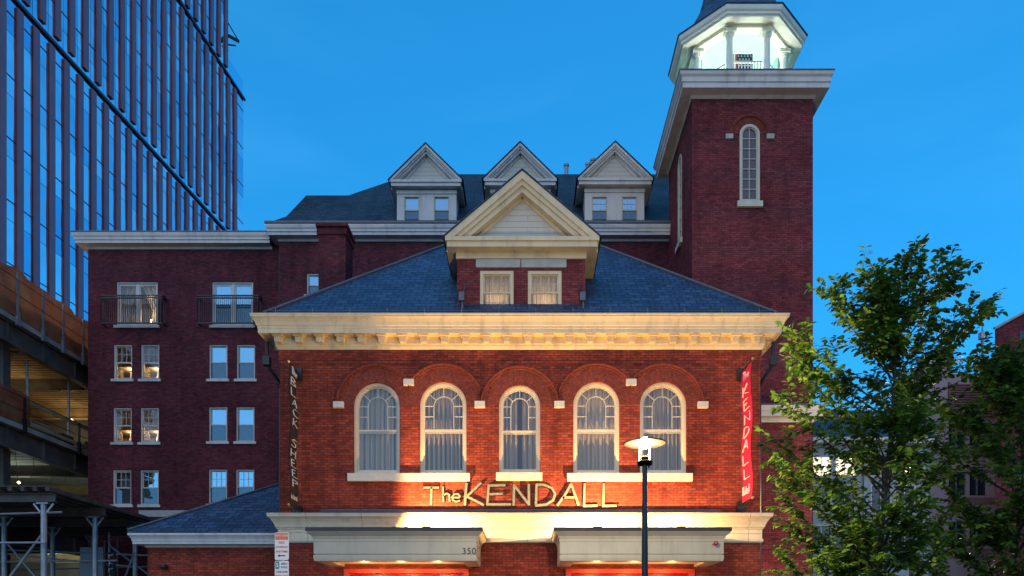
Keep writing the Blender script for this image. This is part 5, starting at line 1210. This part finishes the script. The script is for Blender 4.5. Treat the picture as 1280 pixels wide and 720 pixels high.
# ------------------------------------------------------------------ trees
def leaf_mat(name, a, b, c):
    m = bpy.data.materials.new(name); m.use_nodes = True
    n, l = m.node_tree.nodes, m.node_tree.links; p = n["Principled BSDF"]; out = n["Material Output"]
    g = n.new("ShaderNodeNewGeometry"); r = n.new("ShaderNodeValToRGB"); l.new(g.outputs['Random Per Island'], r.inputs[0])
    r.color_ramp.elements[0].color = (*a, 1); r.color_ramp.elements[1].color = (*c, 1); e = r.color_ramp.elements.new(.55); e.color = (*b, 1)
    l.new(r.outputs[0], p.inputs['Base Color']); p.inputs['Roughness'].default_value = .45; p.inputs['Specular IOR Level'].default_value = .35
    t = n.new("ShaderNodeBsdfTranslucent"); l.new(r.outputs[0], t.inputs[0]); x = n.new("ShaderNodeMixShader"); x.inputs[0].default_value = .42
    l.new(p.outputs[0], x.inputs[1]); l.new(t.outputs[0], x.inputs[2]); l.new(x.outputs[0], out.inputs[0]); return m
M_LEAF = leaf_mat("leaf", (.04, .10, .012), (.10, .20, .022), (.20, .32, .035))
M_LEAF2 = leaf_mat("leaf_dark", (.035, .09, .015), (.09, .18, .022), (.18, .29, .035))
def tree(name, label, base, top, limbs, nrand, env, leafm, seed, leafn, lsize, r0):
    """limbs: explicit tips (x, y, z); env(t) -> radius at height fraction"""
    rr = random.Random(seed); root = thing(name, base, label, 'tree', 'street trees')
    B, T_ = Vector(base), Vector(top); mb = MB()
    def trunk(t): return B.lerp(T_, t) + Vector((.10 * math.sin(t * 5 + seed), .08 * math.sin(t * 7), 0)) * min(1, t * 3)
    mb.tube([trunk(k / 14) for k in range(15)], [r0 * (1 - .93 * (k / 14) ** .8) + .006 for k in range(15)], 8)
    twigs = []
    def curve(a, b, sag, n=7):
        m_ = a.lerp(b, .55) + Vector((0, 0, sag)); return [(a * (1 - t) ** 2 + m_ * 2 * t * (1 - t) + b * t * t) for t in [k / (n - 1) for k in range(n)]]
    tips = [(Vector(p), max(.16, min(.86, (p[2] - B.z) / (T_.z - B.z) - (.10 + .35 * math.hypot(p[0] - B.x, p[1] - B.y) / (T_.z - B.z) * 1.3)))) for p in limbs]
    H = T_.z - B.z
    for i in range(nrand):
        t = .18 + .72 * rr.random() ** 1.35; ang = rr.uniform(0, 2 * math.pi); tipz = min(.985, t + rr.uniform(.05, .16))
        rad = env(tipz) * rr.uniform(.6, 1.03); tips.append((Vector((B.x + rad * math.cos(ang), B.y + rad * math.sin(ang) * .9, B.z + tipz * H)), t))
    for tip, t in tips:
        a = trunk(t); L = (tip - a).length; c = curve(a, tip, -.10 * L + .12); rb = max(.008, r0 * .42 * (1 - t) * min(1, L / 1.5) + .006)
        mb.tube(c, [rb * (1 - .8 * k / 6) + .003 for k in range(7)], 5, cap=False); twigs.append((c, L))
        for q in range(int(5 + L * 5)):
            f = rr.uniform(.22, .97); k = min(5, int(f * 6)); p = c[k].lerp(c[k + 1], f * 6 - k); d = (c[k + 1] - c[k]).normalized()
            sd = Vector((rr.gauss(0, 1), rr.gauss(0, 1), rr.gauss(.15, .5))).normalized(); e = p + (d * .65 + sd * .7).normalized() * rr.uniform(.25, .62) * min(1.0, .45 + L * .35)
            cc = curve(p, e, .02, 5); mb.tube(cc, [.006, .005, .004, .003, .002], 3, cap=False); twigs.append((cc, (e - p).length))
    mb.build('trunk', M_BARK, root)
    tot = sum(L for _, L in twigs); V, Fc = [], []
    for c, L in twigs:
        n = max(3, int(leafn * L / tot)); side = 1; N = len(c) - 1; long = N > 4
        for q in range(n):
            f = (q + rr.random() * .7) / n
            if long: f = .28 + .72 * f
            k = min(N - 1, int(f * N)); p = c[k].lerp(c[k + 1], f * N - k); d = (c[k + 1] - c[k]).normalized()
            side = -side; u = d.cross(Vector((0, 0, 1))); u = u.normalized() if u.length > .1 else Vector((1, 0, 0))
            ld = (d * rr.uniform(.25, .9) + u * side * rr.uniform(.5, 1) + Vector((rr.gauss(0, .2), rr.gauss(0, .2), rr.uniform(-.75, .12)))).normalized()
            s = lsize * rr.uniform(.6, 1.2); up = (Vector((0, 0, 1)) + Vector((rr.gauss(0, .45), rr.gauss(0, .45), 0))).normalized(); w = ld.cross(up).normalized() * s * .29; nn = w.cross(ld).normalized()
            p = p + ld * .012; i0 = len(V)
            V += [p, p + ld * s * .38 + w + nn * s * .07, p + ld * s * .75 + w * .7 + nn * s * .03, p + ld * s - nn * s * .10, p + ld * s * .75 - w * .7 + nn * s * .03, p + ld * s * .38 - w + nn * s * .07, p + ld * s * .45 - nn * s * .02]
            Fc += [(i0, i0 + 1, i0 + 2, i0 + 6), (i0 + 6, i0 + 2, i0 + 3, i0 + 4), (i0, i0 + 6, i0 + 4, i0 + 5)]
    me = bpy.data.meshes.new('crown'); me.from_pydata([tuple(v - B) for v in V], [], Fc); me.materials.append(leafm)
    for p in me.polygons: p.use_smooth = True
    o = bpy.data.objects.new('crown', me); COL.objects.link(o); o.parent = root
    return root
def at(px, py, Y, dy=0): return (X(px, Y), Y + dy, Z(py, Y))
TY = 12.0
limbs = [at(*p) for p in ((1128, 322, TY), (1118, 336, TY, .2), (1143, 332, TY, -.2), (1100, 345, TY), (1088, 362, TY, .3), (1198, 322, TY + .3), (1188, 345, TY, -.3), (1174, 330, TY, .3), (1236, 376, TY + .2), (1215, 385, TY), (1205, 408, TY, -.4), (1190, 440, TY, .3),
        (1040, 360, TY), (1052, 350, TY, .4), (1066, 348, TY, -.3), (1028, 385, TY, -.3), (985, 408, TY), (1000, 420, TY, .5), (968, 493, TY), (990, 470, TY, -.4), (962, 562, TY), (975, 535, TY, .5), (985, 590, TY - .4), (972, 615, TY), (990, 655, TY), (983, 690, TY, .3), (1000, 700, TY, -.6),
        (1010, 440, TY, .4), (1180, 480, TY, .2), (1190, 560, TY, -.3), (1185, 640, TY), (1170, 700, TY, .4), (1010, 520, TY, -.6), (1150, 400, TY, -.5), (1040, 640, TY, -.9), (1090, 600, TY, -1.2), (1140, 680, TY, -1.0), (1060, 700, TY, -1.0), (1110, 520, TY, -1.0))]
tree('street_tree', 'young leafy tree with upright branches, the taller one, right of the facade', (X(1105, TY), TY, 0), at(1114, 345, TY), limbs, 44,
     lambda t: 1.60 * min(1, (1.0 - t) * 1.15 + .02) * min(1, .6 + t * 1.6), M_LEAF, 3, 19500, .122, .075)
T2 = 12.6
limbs = [at(*p) for p in ((1228, 445, T2), (1222, 438, T2, .2), (1240, 470, T2, .2), (1205, 478, T2, -.3), (1178, 508, T2), (1165, 540, T2, .3), (1190, 520, T2, -.5), (1172, 600, T2), (1180, 660, T2, .3), (1250, 445, T2 + .3), (1268, 430, T2, .3), (1290, 420, T2), (1250, 520, T2, -.8), (1230, 600, T2, -1), (1270, 620, T2, -1), (1240, 690, T2, -1.0), (1210, 560, T2, -.6), (1200, 640, T2, -.5), (1265, 480, T2, -.4), (1160, 700, T2, .2), (1215, 700, T2, -.4))]
tree('street_tree', 'broad leafy tree with a pale trunk, cut off by the right edge', (X(1251, T2), T2, 0), at(1275, 450, T2), limbs, 34,
     lambda t: 1.5 * min(1, (1.0 - t) * 1.3 + .06) * min(1, .5 + t * 1.6), M_LEAF2, 11, 13000, .122, .09)
# light at the foot of the wing wall, right of the facade
wl_ = thing('wall_light', (7.55, 25.35, 2.75), 'small warm wall light on the dark brick wing behind the tree', 'light')
mb = MB(); mb.lathe((7.55, 25.33, 2.9), [(0, -.14), (.09, -.12), (.11, .08), (0, .14)], 12); mb.build('lens', mat('wall_light_lens', (1, .7, .4), .4, emit=(1, .5, .2), estr=12), wl_)
mb = MB(); mb.box(7.47, 7.63, 25.38, 25.49, 2.72, 3.08); mb.build('bracket', M_BLACK, wl_)
lamp('wall_lamp', (7.55, 25.1, 2.9), 30, (1, .5, .22), .1, parent=wl_)
